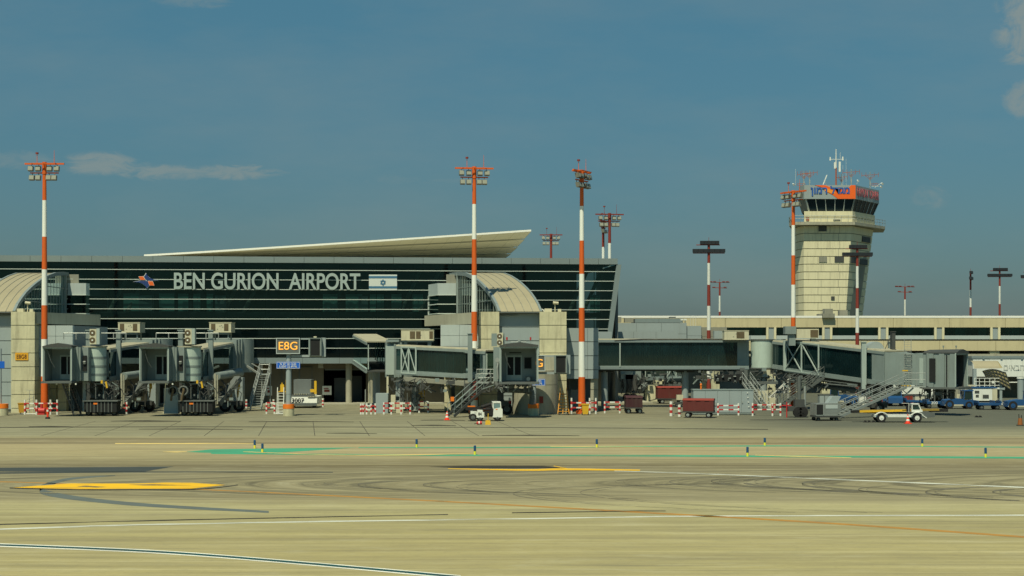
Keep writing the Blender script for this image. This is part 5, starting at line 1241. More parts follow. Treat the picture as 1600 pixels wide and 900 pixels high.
clutter(B4, X(1085,153), X(1225,153), 152.5, 155, 2.3, 3.6, 80, 31); clutter(B4, X(1225,150), X(1330,146), 146, 150, 1.7, 3.4, 80, 32); clutter(B4, X(1330,143), X(1420,139), 139, 142, 1.6, 2.6, 46, 33); clutter(B4, X(1440,137), X(1500,137), 136.8, 138, 1.4, 2.4, 24, 34); clutter(B4, X(1180,151), X(1230,150), 150.5, 153, .1, 2.2, 24, 35)
# --- bridge further back under the walkway
B5 = thing('jet_bridge', 'distant grey jet bridge seen through the gap under the long glazed walkway', 'jet bridge', (X(990,172), 172, 0))
zb = Z(592,172)
q = MB(); q.box(X(969,172), X(988,172), 171, 173.5, zb, Z(572,172)); q.build('round_head', jlight, B5)
q = MB(); q.box(X(988.2,172), X(1001,172), 171.3, 173.5, zb-.1, Z(570,172)); q.build('connector', jgrey, B5)
tunnel(B5, (X(1001,173), 174, Z(593,173)), (X(1060,176), 177, Z(590,176)), 2.2, 2.4, 5, truss=(.55,1,1))
q = MB(); q.bar((X(1000,172),172,Z(604,172)), (X(1060,174),174,Z(603,174)), .6, .4); q.bar((X(1000,171),171,1.2), (X(1009,172),172,Z(600,172)), .5, .4); q.box(X(976,172), X(994,172), 171, 172.5, 1.2, 2.9, 1); q.build('underframe', [jmid, jdark], B5)
for px in (980, 990): wheel(B5, (X(px,171), 171.4, .45), .45, .35, rim=jmid)
q = MB()
for i in range(5): x_ = X(972+i*7,171); q.path([(x_,170.8,zb),(x_+.2,170.8,zb-.8),(x_-.1,170.8,zb-1.6)], .05, 6)
q.build('hoses', black, B5)
clutter(B5, X(968,171), X(1062,172), 170.6, 173, .8, 3.0, 70, 41)

# ================================================================ SERVICE STAIR beside second bridge
S1 = thing('service_stair', 'grey steel service stair beside the second jet bridge, left of the E8G stand sign', 'stair', (X(402,147), 147, 0))
stair(S1, (X(399,147), 147, .1), (X(415,152), 151.5, Z(584,151.5)), .95, 15, steel, side=Vector((1,.2,0)).normalized())
q = MB(); q.box(X(407,152), X(422,152), 151.5, 152.8, Z(585.5,152), Z(584,152)); 
for px in (407.5, 421.5):
    for d in (151.6, 152.7): q.tube((X(px,152),d,Z(585,152)), (X(px,152),d,Z(569,152)), .035, .035, 6)
for yv in (569.5, 577): q.tube((X(407.5,152),151.6,Z(yv,152)), (X(421.5,152),151.6,Z(yv,152)), .035, .035, 6)
q.build('landing', steel, S1)
q = MB()
for px in (408, 421): q.tube((X(px,152),152.5,0), (X(px,152),152.5,Z(585,152)), .06, .06, 8)
q.bar((X(386,155),155,Z(572,155)), (X(409,152),152,Z(587,152)), .1, .18); q.bar((X(393,155),155,Z(568,155)), (X(411,152),152,Z(578,152)), .06, .08)
q.build('support', steel, S1)

# ================================================================ STAND SIGNS
def stand_sign(label, px, d, dy=0):
    x0 = X(px, d); rt = thing('stand_sign', label, 'stand sign', (x0, d, 0), 0, 'stand signs on poles'); k = d/F; T = frame((x0, d, 0))
    def z(y): return Z(y+(dy if y < 610 else 0), 136.4)
    kk = 136.4/F
    q = MB(T); q.tube((0,0,.9), (0,0,z(553)), 4.3*kk, 3.6*kk, 20); q.tube((0,0,z(616)), (0,0,z(560)), 4.4*kk, 4.2*kk, 20); q.build('pole', panel, rt)
    q = MB(T); q.tube((0,0,0), (0,0,.62), 8.6*kk, 8.6*kk, 28, 0); q.tube((0,0,.62), (0,0,1.0), 8.9*kk, 8.9*kk, 28, 1); q.build('base_drum', [cream, oran2], rt)
    x1, x2 = -18.5*kk, 18.5*kk
    q = MB(T); q.box(x1, x2, -.35, .05, z(553), z(528)); sg = q.build('sign_box', jmid, rt)
    q = MB(T)
    for a, b_, c_, d_ in ((x1,x2,z(529.3),z(528)),(x1,x2,z(553),z(551.7)),(x1,x1+.07,z(551.7),z(529.3)),(x2-.07,x2,z(551.7),z(529.3))): q.box(a, b_, -.40, -.351, c_, d_)
    q.build('frame', panell, sg)
    text('lettering', 'E8G', 29*kk, 12.5*kk, led, sg, T @ Matrix.Translation((0,-.36,z(540.3))), .02, .004)
    q = MB(T); q.box(-18.5*kk, 18.5*kk, -.28, -.22, z(576), z(565.2)); bs = q.build('position_plate', signb, rt)
    text('lettering', 'N 32° 00 15.02', 25*kk, 3.4*kk, white, bs, T @ Matrix.Translation((0,-.285,z(568.8))), .01, .01)
    text('lettering', 'E 034° 52 49.96', 27*kk, 3.4*kk, white, bs, T @ Matrix.Translation((0,-.285,z(572.6))), .01, .01)
    q = MB(T)
    for a, b_, c_, d_ in ((-17.7,17.7,566.3,565.7),(-17.7,17.7,575.6,575.0),(-17.7,-17.3,575,566.3),(17.3,17.7,575,566.3)): q.box(a*kk, b_*kk, -.289, -.281, z(c_), z(d_))
    q.build('border', white, bs)
    q = MB(T); q.box(2*kk, 57*kk, -.02, .14, z(558), z(554.5)); q.box(18.6*kk, 57*kk, .0, .12, z(530.6), z(528.2)); q.box(51*kk, 58*kk, -.1, .2, z(557.5), z(527.6)); q.build('bracket_arm', panel, rt)
    q = MB(T); q.box(34*kk, 51*kk, -.5, .2, z(556), z(529.5)); q.build('docking_display', jmid, rt)
    q = MB(T); q.box(36*kk, 49.5*kk, -.515, -.501, z(555), z(531)); q.box(32.5*kk, 35*kk, -.62, .1, z(556), z(529), 1); q.box(51*kk, 52.5*kk, -.62, .1, z(556), z(529), 1); q.box(32.5*kk, 52.5*kk, -.62, .1, z(529), z(528), 1); q.build('display_screen', [dark, jgrey], rt)
    q = MB(T); q.box(39.5*kk, 44*kk, -.2, .1, z(527.5), z(525.5)); q.build('sensor', acm, rt)
    return rt
stand_sign('stand sign reading E8G on a pale pole, in front of the ground floor wall', 451, 136.6)
stand_sign('stand sign mostly hidden behind the middle jet bridge cab, only its G showing', 833.5, 137.4, 27)
T8 = frame((X(35,dL), dL-.16, Z(557,dL)))
q = MB(); q.box(-.58, .58, -.05, 0, -.33, .33); ys = solo('stand_plate', q, mat('plate_amber', (.72,.36,.02), .5, var=.15, streak=0), 'small amber plate reading E8G8 on the left concrete pier', 'sign', (X(35,dL), dL-.16, Z(557,dL)))
ROOTM[ys.name] = frame((X(35,dL), dL-.16, Z(557,dL)))
text('lettering', 'E8G8', .88, .36, mat('plate_brown', (.10,.03,.01), .6, streak=0), ys, T8 @ Matrix.Translation((0,-.06,0)), .015, .0)
q = MB(); q.tube((0,0,0), (0,0,.62), .48, .48, 28, 0); q.tube((0,0,.62), (0,0,1.0), .5, .5, 28, 1)
solo('concrete_drum', q, [cream, oran2], 'concrete drum with an orange top at the left edge of the photo', 'drum', (X(1,137), 137.5, 0))
q = MB(); q.box(-.4, .4, -.04, 0, -.3, .3); q.tube((0,.1,-4.2), (0,.1,1.4), .12, .12, 12, 1); solo('position_sign', q, [signb, panel], 'blue plate on a pole cut off by the left edge of the photo', 'sign', (X(-3,137), 137.5, Z(570,137)))

# ================================================================ BARRIERS, POSTS, CONES, BINS
def barrier(label, posts, d, ht=1.3, rails=(.55,.98), r=.085):
    x0 = X(posts[0], d); rt = thing('safety_barrier', label, 'barrier', (x0, d, 0), 0, 'red and white barriers and posts')
    for p in posts:
        px, dd = p if isinstance(p, tuple) else (p, d)
        q = MB(); q.striped((X(px,dd),dd,0), (X(px,dd),dd,ht), r, ht/5, 0, 1); q.build('post', [redp, white], rt)
    a, b_ = posts[0], posts[-1]
    for z_ in rails:
        q = MB(); q.striped((X(a,d),d-.02,z_), (X(b_,d),d-.02,z_), .055, .42, 1, 0, True); q.build('rail', [redp, white], rt)
    return rt
barrier('red and white barrier around the foot of the leftmost light mast', [39,57,79,89.5], 139)
barrier('red and white barrier beside the leftmost jet bridge undercarriage', [175,198], 139.5, 1.1)
barrier('five crowded red and white posts by the garage opening, left of the grey cabinet', [564,567.5,573,580,586.5], 139.6, .95, (.4,.75))
barrier('wide red and white barrier in front of the grey cabinet of the middle jet bridge', [600,611.5,627,641], 139.6, 1.05)
barrier('red and white barrier behind the middle jet bridge stair foot', [655,669], 143, 1.0)
barrier('red and white barrier in front of the light mast beside the yellow bin', [893,921.5,931], 140.5, 1.4)
barrier('small red and white barrier between the yellow bin and the maroon cart', [945,968.5], 142, 1.05)
barrier('red and white barrier in front of the grey equipment container', [1122,1154], 137.5, 1.05, (.5,.85))
barrier('red and white barrier in front of the cream cabinets below the rotunda', [1176,1207,1219.5], 136.5, 1.1, (.55,.95))
barrier('low red and white barrier at the foot of the service stair', [416.5,429], 140.5, 1.0)
for i, (px, py, h_, lb) in enumerate([(385,638,.85,'striped post left of the service stair foot'),(427.5,637,.8,'striped post right of the service stair, against the wall'),(504.5,636,.85,'striped post at the left jamb of the garage opening'),(1048.5,650,1.25,'thick striped post left of the red baggage cart'),(1061.5,651,1.0,'striped post touching the red baggage cart'),
        (240,636,.9,'striped post between the two left jet bridges'),(797,646,1.4,'thick striped post right of the white tow tractor'),(213,637,.5,'short dark striped post, left of a pair by the terminal wall'),(225.5,637,.5,'short dark striped post, right of a pair by the terminal wall')]):
    q = MB(); q.striped((0,0,0), (0,0,h_), .10 if h_ < 1 else .13, h_/5, 0, 1); g_ = G(px, py)
    solo('striped_post', q, [redp, white], 'red and white '+lb, 'post', (g_.x, g_.y, 0), group='red and white barriers and posts')
def cone(px, py, h_, lb):
    q = MB(); r_ = h_*.24; q.box(-r_*1.5, r_*1.5, -r_*1.5, r_*1.5, 0, .05, 0)
    zs = [.05, .3, .5, .68, .85, 1.0]; 
    for i in range(5): za, zb = zs[i]*h_ if i else .05, zs[i+1]*h_; q.tube((0,0,za), (0,0,zb), r_*(1.08-zs[i]*.9), r_*(1.08-zs[i+1]*.9), 14, 1 if i in (1,3) else 0)
    g_ = G(px, py); solo('traffic_cone', q, [mat('cone_red', (.85,.05,.015), .5, streak=.05), white], lb, 'traffic cone', (g_.x, g_.y, 0), group='traffic cones')
cone(698.5, 656.5, .72, 'red and white traffic cone at the foot of the middle bridge stair')
cone(1418.5, 662, .72, 'red and white traffic cone beside the front wheel of the belt loader')
q = MB(); q.tube((0,0,0), (0,0,.16), .22, .17, 12, 1); q.tube((0,0,.16), (0,0,.9), .09, .07, 12, 0); q.tube((0,0,.6), (0,0,.75), .092, .09, 12, 2); g_ = G(74.5,654.5)
solo('delineator_post', q, [MATS['cone_red'], black, white], 'orange red delineator post on a black foot in front of the left light mast', 'post', g_)
q = MB(); q.tube((0,0,0), (0,0,.55), .2, .14, 12, 0); q.tube((-.08,0,.5), (-.1,0,.85), .03, .03, 6, 1); q.tube((.08,0,.5), (.1,0,.78), .03, .03, 6, 1); q.box(-.24, .24, -.2, .2, 0, .06, 1); g_ = G(1594,665)
solo('ground_hydrant', q, [mat('rust_brown', (.30,.10,.02), .7), black], 'rusty brown ground fitting at the right edge of the apron', 'hydrant', g_)
def bin_(px, py, s_, mt, lb):
    q = MB(); q.hexa([(-.24*s_,-.28*s_,.08),(.24*s_,-.28*s_,.08),(.24*s_,.28*s_,.08),(-.24*s_,.28*s_,.08),(-.33*s_,-.34*s_,.95*s_),(.33*s_,-.34*s_,.95*s_),(.33*s_,.34*s_,.95*s_),(-.33*s_,.34*s_,.95*s_)]); g_ = G(px,py)
    rt = thing('waste_bin', lb, 'bin', (g_.x, g_.y, 0), 0, 'waste bins'); T = frame((g_.x, g_.y, 0)); q.T = T; q.v = [T @ v for v in q.v]; q.build('body', mt, rt)
    q = MB(T); q.box(-.36*s_, .36*s_, -.38*s_, .38*s_, .95*s_, 1.02*s_); q.bar((-.36*s_,.4*s_,.98*s_), (.36*s_,.4*s_,.98*s_), .05, .05); q.build('lid', mt, rt)
    for sx in (-1,1): wheel(rt, (sx*.27*s_, .3*s_, .12), .12, .06, T, rim=jmid, ax=(1,0,0))
bin_(914.5, 648.5, .95, yellow, 'yellow wheeled waste bin in front of the light mast beside the barrier')
bin_(35, 646, .92, mat('ochre_plastic', (.50,.27,.02), .6), 'ochre waste bin against the left concrete pier')
# taxiway edge markers
for px, py, h_, lb in ((398,700.5,.40,'left of the close pair on the green line, further back'),(410,706.5,.40,'right of the close pair on the green line, nearer'),(651,699,.40,'alone on the far green line, right of the pair'),(742,710.5,.42,'on the near green line, left of centre'),
        (932.5,699,.40,'on the far green line, right of the trampled marks'),(1168,713,.42,'on the near green line, left of the right hand pair'),(1195,696,.38,'furthest back on the green line, below the rotunda'),(1441,697.5,.38,'on the far green line below the belt loader'),(1540,714.5,.42,'rightmost on the near green line')):
    g_ = G(px, py); q = MB(); h_ *= 1.22; q.tube((0,0,.0), (0,0,h_*.40), .065, .06, 12, 1); q.tube((0,0,h_*.40), (0,0,h_*.96), .068, .068, 12, 0); q.tube((0,0,h_*.96), (0,0,h_), .068, .04, 12, 0)
    solo('edge_marker', q, [mat('marker_blue', (.01,.07,.18), .5, var=.1, streak=0), mat('marker_yellow', (.85,.72,.05), .5, var=.1, streak=0)], 'blue and yellow taxiway marker '+lb, 'marker', g_, group='taxiway edge markers')

# ================================================================ SERVICE EQUIPMENT
def local(name, lb, cat, px, py, rz=0.0, group=None):
    g_ = G(px, py); rt = thing(name, lb, cat, (g_.x, g_.y, 0), rz, group); return rt, frame((g_.x, g_.y, 0), rz)
def cart(lb, px, py, L_, W_, H_, rz, z0=.55, mt=maroon):
    rt, T = local('baggage_cart', lb, 'baggage cart', px, py, rz, 'covered baggage carts')
    q = MB(T); q.box(-L_/2, L_/2, -W_/2, W_/2, z0-.1, z0); q.bar((-L_/2,0,z0-.1), (-L_/2-.7,0,.3), .08, .08); q.build('chassis', jdark, rt)
    q = MB(T)
    n_ = 7
    for i in range(n_):
        a = -L_/2+.03+(L_-.06)*i/n_; b_ = -L_/2+.03+(L_-.06)*(i+1)/n_; k = .03*(i % 2)
        q.box(a, b_, -W_/2+.03+k, W_/2-.03-k, z0+.01, H_-.1)
    q.build('curtain', mt, rt)
    q = MB(T); q.loft([(-L_/2,-W_/2,H_-.1),(-L_/2,W_/2,H_-.1),(-L_/2,W_/2-.25,H_+.05),(-L_/2,-W_/2+.25,H_+.05)], [(L_/2,-W_/2,H_-.1),(L_/2,W_/2,H_-.1),(L_/2,W_/2-.25,H_+.05),(L_/2,-W_/2+.25,H_+.05)]); q.build('canopy', dred if mt is maroon else mt, rt)
    for sx in (-L_*.33, L_*.33):
        for sy in (-W_*.4, W_*.4): wheel(rt, (sx,sy,.24), .24, .16, T, rim=steel)
    return rt
cart('red covered baggage cart in front of the grey equipment container', 1092, 652.5, 2.6, 1.5, 1.55, R(-12))
cart('red covered baggage cart further back, partly behind the right walkway column', 1048, 630.5, 3.0, 1.6, 1.75, R(4))
cart('dark maroon baggage cart seen end on between barrier and container', 989.5, 645.5, 1.5, 2.6, 1.5, 0, mt=mat('dark_maroon', (.045,.008,.012), .6))
# grey equipment container
rt, T = local('equipment_container', 'long pale grey steel container standing behind the red baggage cart', 'container', 1128, 647.5)
q = MB(T); 
for i in range(5): q.box(-2.6+i*1.04+.01, -2.6+(i+1)*1.04-.01, -.95, .95, .2, 2.12)
q.box(-2.56, 2.56, -.92, .92, .15, 2.1, 1); q.build('body', [panel, jmid], rt)
q = MB(T); q.box(-2.62, 2.62, -.98, .98, 2.121, 2.2); q.box(-2.62, 2.62, -.98, .98, .05, .15); q.build('edge_frame', jgrey, rt)
q = MB(T); q.box(-.9,-.6,-1.0,-.951,.8,1.1); q.box(1.6,1.7,-1.0,-.951,1.0,1.2); q.build('latch', steel, rt)
q = MB(T)
for i in range(4): q.tube((2.2-i*.04,-1.02,.7+.4*i), (2.2-i*.04,-.96,.7+.4*i), .05, .05, 8)
q.build('rivet', white, rt)
q = MB(T); q.tube((-1.85,-.2,2.2), (-1.85,-.2,2.55), .07, .07, 8); q.tube((-1.85,-.2,2.55), (-1.85,-.2,2.72), .1, .06, 8); q.build('beacon', oran2, rt)
# small cabinet on wheels
rt, T = local('cargo_trolley', 'small cream box on a dark trolley left of the red baggage cart', 'trolley', 1062, 636)
q = MB(T); q.box(-.33, .3, -.3, .3, .7, 1.2); q.build('box', acm, rt); q = MB(T); q.box(-.5,.5,-.4,.4,.3,.5); q.build('deck', jdark, rt)
for sx in (-.3,.3): wheel(rt, (sx,-.3,.18), .18, .12, T, rim=jmid)
# container dolly
rt, T = local('container_dolly', 'silver air cargo container on a low dolly at the foot of the right bridge stair', 'cargo dolly', 1289, 657, R(8))
q = MB(T); q.box(-1.0,1.0,-.75,.75,.28,.42); q.bar((1.0,0,.35),(1.6,0,.25),.07,.07); q.build('deck', jdark, rt)
q = MB(T); q.loft([(-1.0,-.74,.43),(.75,-.74,.43),(1.05,-.74,.8),(1.05,-.74,1.3),(.95,-.74,1.38),(-1.0,-.74,1.38)], [(-1.0,.74,.43),(.75,.74,.43),(1.05,.74,.8),(1.05,.74,1.3),(.95,.74,1.38),(-1.0,.74,1.38)]); q.build('container', mat('aluminium', (.34,.36,.34), .35, .5, var=.35, scale=2, streak=.3), rt)
q = MB(T); q.box(-.95,-.42,-.76,-.741,.5,1.3); q.build('opening', dark, rt)
q = MB(T); q.box(-.2,.8,-.76,-.741,.98,1.28); q.box(-.98,1.0,-.765,-.7411,.42,.47,1); q.bar((-.38,-.77,.45),(-.38,-.77,1.36),.05,.04,1); q.build('side_panel', [panell, steel], rt)
q = MB(T); q.hexa([(.1,-.4,1.39),(.9,-.4,1.39),(.9,.4,1.39),(.1,.4,1.39),(.5,-.4,1.95),(1.2,-.4,1.95),(1.2,.4,1.95),(.5,.4,1.95)]); q.build('open_flap', panel, rt)
for sx in (-.75,.75):
    for sy in (-.55,.55): wheel(rt, (sx,sy,.15), .15, .14, T, rim=jmid)
# belt loader
rt, T = local('belt_loader', 'white belt loader with a lowered yellow belt and small open cab, parked on the right', 'belt loader', 1402, 659.5, R(-2))
q = MB(T); q.box(-1.9,2.0,-.75,.75,.42,.62,0)
q.loft([(1.9,-.78,.38),(2.75,-.78,.42),(2.75,-.78,.78),(1.7,-.78,.82)], [(1.9,.78,.38),(2.75,.78,.42),(2.75,.78,.78),(1.7,.78,.82)], 1); q.build('chassis', [white, jmid], rt)
q = MB(T)
for cx_ in (-1.38, 1.38):
    pts = [(cx_+.52*math.cos(R(a)), .34+.46*math.sin(R(a))) for a in range(150, 29, -15)]
    for (xa_, za_), (xb_, zb_) in zip(pts, pts[1:]): q.bar((xa_,-.72,za_), (xb_,-.72,zb_), .3, .06)
q.bar((1.75,-.72,.6),(2.1,-.72,.36),.3,.06); q.build('mudguard', white, rt)
for cx_ in (-1.38,1.38):
    for sy in (-.68,.68): wheel(rt, (cx_,sy,.36), .36, .24, T, rim=white)
q = MB(T); q.bar((-3.0,.05,.86),(3.2,.05,.98),.7,.14); q.build('belt', mat('belt_ochre', (.30,.20,.03), .7), rt)
q = MB(T); q.bar((-3.0,-.36,.84),(1.6,-.36,.95),.06,.16,0); q.bar((-3.6,-.05,.82),(-3.0,-.05,.84),.6,.2,1); q.bar((2.5,.05,.93),(3.9,.05,.92),.6,.22,1); q.build('belt_frame', [yellow, black], rt)
q = MB(T)
for a, b_ in (((1.0,-.7,.85),(1.0,-.7,1.42)),((1.75,-.7,.85),(1.5,-.7,1.42)),((1.0,-.1,.85),(1.0,-.1,1.42)),((1.75,-.1,.85),(1.5,-.1,1.42)),((1.0,-.7,1.42),(1.5,-.7,1.42)),((1.0,-.1,1.42),(1.5,-.1,1.42)),((1.0,-.7,1.42),(1.0,-.1,1.42)),((1.5,-.7,1.42),(1.5,-.1,1.42))): q.bar(a, b_, .07, .07)
q.box(.98,1.8,-.74,-.08,.82,1.0); q.box(.95,1.55,-.75,-.05,1.43,1.48); q.bar((.2,-.7,1.5),(.75,-.7,1.5),.03,.03); q.bar((.75,-.7,1.5),(.75,-.7,.8),.03,.03); q.build('cab', white, rt)
q = MB(T); q.poly([(1.08,-.69,1.02),(1.62,-.69,1.02),(1.48,-.69,1.38),(1.08,-.69,1.38)]); q.build('cab_window', jglass, rt)
q = MB(T); q.box(.62,.9,-.6,-.2,.85,1.3); q.build('seat', black, rt)
# white tow tractor with stair frame
rt, T = local('tow_tractor', 'white tow tractor with black engine gear beside the middle bridge stair', 'tractor', 760, 657.5, R(4), 'tow tractors')
q = MB(T); q.box(-1.0,-.1,-.6,.6,.4,.72,0); q.loft([(-1.28,-.6,.35),(-.85,-.6,.35),(-.8,-.6,.8),(-1.28,-.6,.8)], [(-1.28,.6,.35),(-.85,.6,.35),(-.8,.6,.8),(-1.28,.6,.8)]); q.loft([(-.82,-.66,.28),(-.2,-.66,.28),(-.35,-.66,.9),(-.75,-.66,.92)], [(-.82,.66,.28),(-.2,.66,.28),(-.35,.66,.9),(-.75,.66,.92)]); q.loft([(.45,-.66,.3),(1.25,-.66,.3),(1.25,-.66,.95),(1.1,-.66,1.08),(.55,-.66,1.0)], [(.45,.66,.3),(1.25,.66,.3),(1.25,.66,.95),(1.1,.66,1.08),(.55,.66,1.0)]); q.build('body', white, rt)
q = MB(T); q.box(-.3,.6,-.5,.5,.35,.75); q.loft([(-.45,-.4,.8),(.55,-.4,.8),(.4,-.4,1.3),(-.2,-.4,1.25)], [(-.45,.4,.8),(.55,.4,.8),(.4,.4,1.3),(-.2,.4,1.25)]); q.box(-1.65,-.5,-.45,.35,.86,1.12); q.box(-.2,.5,-.68,-.45,.45,.82); q.tube((-.4,-.3,1.1),(.4,-.3,1.35),.16,.13,10); q.tube((-1.1,-.5,.9),(.3,-.66,.95),.07,.07,8); q.build('engine', black, rt)
q = MB(T)
for a, b_ in (((.52,-.62,1.0),(.5,-.62,1.46)),((1.12,-.62,1.0),(1.08,-.62,1.46)),((.5,-.62,1.46),(1.08,-.62,1.46)),((.52,.62,1.0),(.5,.62,1.46)),((1.12,.62,1.0),(1.08,.62,1.46)),((.5,.62,1.46),(1.08,.62,1.46))): q.bar(a, b_, .07, .07)
q.box(.46,1.12,-.66,.66,1.46,1.53); q.build('cab_frame', white, rt)
q = MB(T); q.poly([(.56,-.63,1.05),(1.08,-.63,1.05),(1.05,-.63,1.42),(.55,-.63,1.42)]); q.build('cab_window', mat('cab_pane', (.16,.25,.26), .15, var=.2, streak=0), rt)
q = MB(T); q.box(-.25,.15,-.52,-.45,.78,1.0); q.box(.7,.85,-.67,-.661,.9,.97); q.box(-1.5,-.9,-.3,.1,1.09,1.2); q.build('warning_light', oran2, rt)
text('number', '84', .28, .24, black, rt, T @ Matrix.Translation((-.55,-.665,.58)), .01, .02)
for cx_, r_ in ((-1.1,.3),(-.55,.28),(.85,.3)):
    for sy in (-.52,.52): wheel(rt, (cx_,sy,r_), r_, .2, T, rim=jmid)
rt, T = local('tow_bar_head', 'yellow chock stand in front of the white tow tractor', 'chock stand', 762.5, 663.5)
q = MB(T); q.hexa([(-.22,-.15,0),(.22,-.15,0),(.22,.15,0),(-.22,.15,0),(-.18,-.12,.32),(.18,-.12,.32),(.18,.12,.32),(-.18,.12,.32)]); q.build('base', yellow, rt); q = MB(T); q.tube((0,0,.32),(.02,0,.85),.035,.03,8); q.build('stem', yellow, rt)
rt, T = local('fire_extinguisher', 'red fire extinguisher bottle lying beside the yellow chock stand', 'extinguisher', 748.5, 664)
q = MB(T); q.tube((-.12,0,.14),(.22,0,.17),.13,.13,14); q.tube((-.2,0,.13),(-.12,0,.14),.05,.11,12); q.build('bottle', redp, rt); q = MB(T); q.tube((-.35,0,.08),(-.2,0,.13),.03,.03,8); q.tube((-.03,0,.151),(.05,0,.157),.134,.134,14,1); q.build('hose', [black, white], rt)
# loader with number 3007
rt, T = local('service_truck', 'white service truck marked 3007 with yellow posts, right of the E8G sign pole', 'truck', 476, 637, 0)
q = MB(T); q.box(-1.3,1.3,-1.0,3.0,.35,1.1); q.loft([(-1.3,-1.0,.35),(1.3,-1.0,.35),(1.32,-1.1,.5),(-1.32,-1.1,.5)], [(-1.3,-.9,1.12),(1.3,-.9,1.12),(1.32,-1.0,1.05),(-1.32,-1.0,1.05)]); q.build('body', white, rt)
q = MB(T); q.box(-1.3,1.3,-1.16,-1.0,.22,.40); q.box(-1.2,1.2,-1.03,-.9,1.13,1.3); q.box(.45,1.15,-1.08,-.95,1.0,1.35); q.build('bumper', jmid, rt)
q = MB(T)
for i in range(7): q.box(-.85+i*.22,-.78+i*.22,-1.06,-1.031,1.3,1.38)
for i in range(4): q.box(.5+i*.16,.58+i*.16,-1.1,-1.081,1.05,1.13)
q.box(-1.3,-1.15,-1.12,-1.0,1.12,1.35); q.box(1.15,1.3,-1.12,-1.0,1.12,1.35)
q.build('lamp', acm, rt)
q = MB(T); q.box(-1.15,.55,.6,2.6,1.31,2.7); q.build('rear_panel', paneld, rt)
q = MB(T); q.box(1.0,1.22,-.6,-.4,1.2,2.6); q.box(.6,1.2,-.5,-.3,1.5,1.8); q.box(-1.75,-1.5,-.6,-.4,1.3,2.7); q.build('yellow_post', yellow, rt)
text('number', '3007', 1.2, .44, black, rt, T @ Matrix.Translation((-.5,-1.12,.73)), .01, .02)
for sx in (-1.0,1.0): wheel(rt, (sx,-.5,.32), .32, .3, T, rim=jmid, ax=(1,0,0))
# white step ladder by the sign
rt, T = local('platform_steps', 'white and yellow platform steps standing just left of the E8G sign pole', 'steps', 439, 647, 0)
q = MB(T)
for sx in (-.28,.28): q.tube((sx,-.5,0),(sx,-.1,2.35),.04,.04,8); q.tube((sx,.6,0),(sx,.5,2.0),.03,.03,8)
for i in range(7): q.box(-.28,.28,-.5+i*.06,-.3+i*.06,.25+i*.26,.29+i*.26)
q.box(-.4,.4,-.6,.65,.03,.1); q.build('ladder', white, rt)
q = MB(T); q.box(-.3,.5,-.1,.6,1.95,2.0); q.tube((.1,0,2.0),(.1,0,2.75),.05,.05,8); q.box(-.05,.28,-.05,.05,1.95,2.6); q.build('platform', yellow, rt)
# orange steps by the right pier
rt, T = local('platform_steps', 'orange platform steps leaning beside the right concrete pier, left of a barrier', 'steps', 881, 648, 0)
q = MB(T)
for sx in (-.5,-.1,.42): q.bar((sx*1.05,-.4,.1),(sx*.6,.3,2.05),.07,.07)
for i in range(7): q.box(-.5+.03*i,.42-.03*i,-.4+i*.1,-.22+i*.1,.28+i*.25,.33+i*.25)
q.bar((-.3,.3,2.05),(-.3,.3,2.3),.04,.04); q.bar((.22,.3,2.05),(.22,.3,2.3),.04,.04); q.build('ladder', mat('step_orange', (.62,.27,.02), .5), rt)
for sx in (-.4,.35): wheel(rt, (sx,-.3,.12), .12, .08, T, rim=jmid)
rt, T = local('safety_gate', 'small yellow gate frame beside the barrier under the middle jet bridge', 'gate', 658, 640, 0)
q = MB(T)
for x_ in (-.3,0,.3): q.bar((x_,0,.9),(x_,0,1.8),.08,.05)
for z_ in (.9,1.2,1.5,1.8): q.bar((-.32,0,z_),(.32,0,z_),.05,.08)
q.bar((-.3,0,0),(-.3,0,.9),.04,.04); q.bar((.3,0,0),(.3,0,.9),.04,.04); q.build('frame', yellow, rt)
# electrical trolley by the leftmost mast
rt, T = local('hydrant_cart', 'red pump unit behind the barrier at the foot of the left light mast', 'pump', 65, 648, 0)
q = MB(T); q.tube((-.25,0,.35),(.3,0,.35),.24,.24,14); q.box(-.3,.3,-.2,.2,0,.15); q.tube((0,0,.5),(0,0,.95),.12,.1,10); q.build('pump', redp, rt)
rt, T = local('tripod_antenna', 'thin steel stand on a white base beside the left concrete pier', 'stand', 46, 647, 0)
q = MB(T); q.tube((0,0,.05),(0,0,2.1),.03,.02,8); q.bar((-.3,0,2.1),(.3,0,2.1),.03,.03)
for i in range(5): q.bar((-.15,-.1,.3+i*.25),(.3,.1,.45+i*.25),.04,.04)
q.tube((.35,0,.1),(.35,0,1.6),.03,.03,8); q.build('frame', steel, rt)
q = MB(T); q.box(-.7,.65,-.25,.25,0,.07); q.build('base', white, rt)

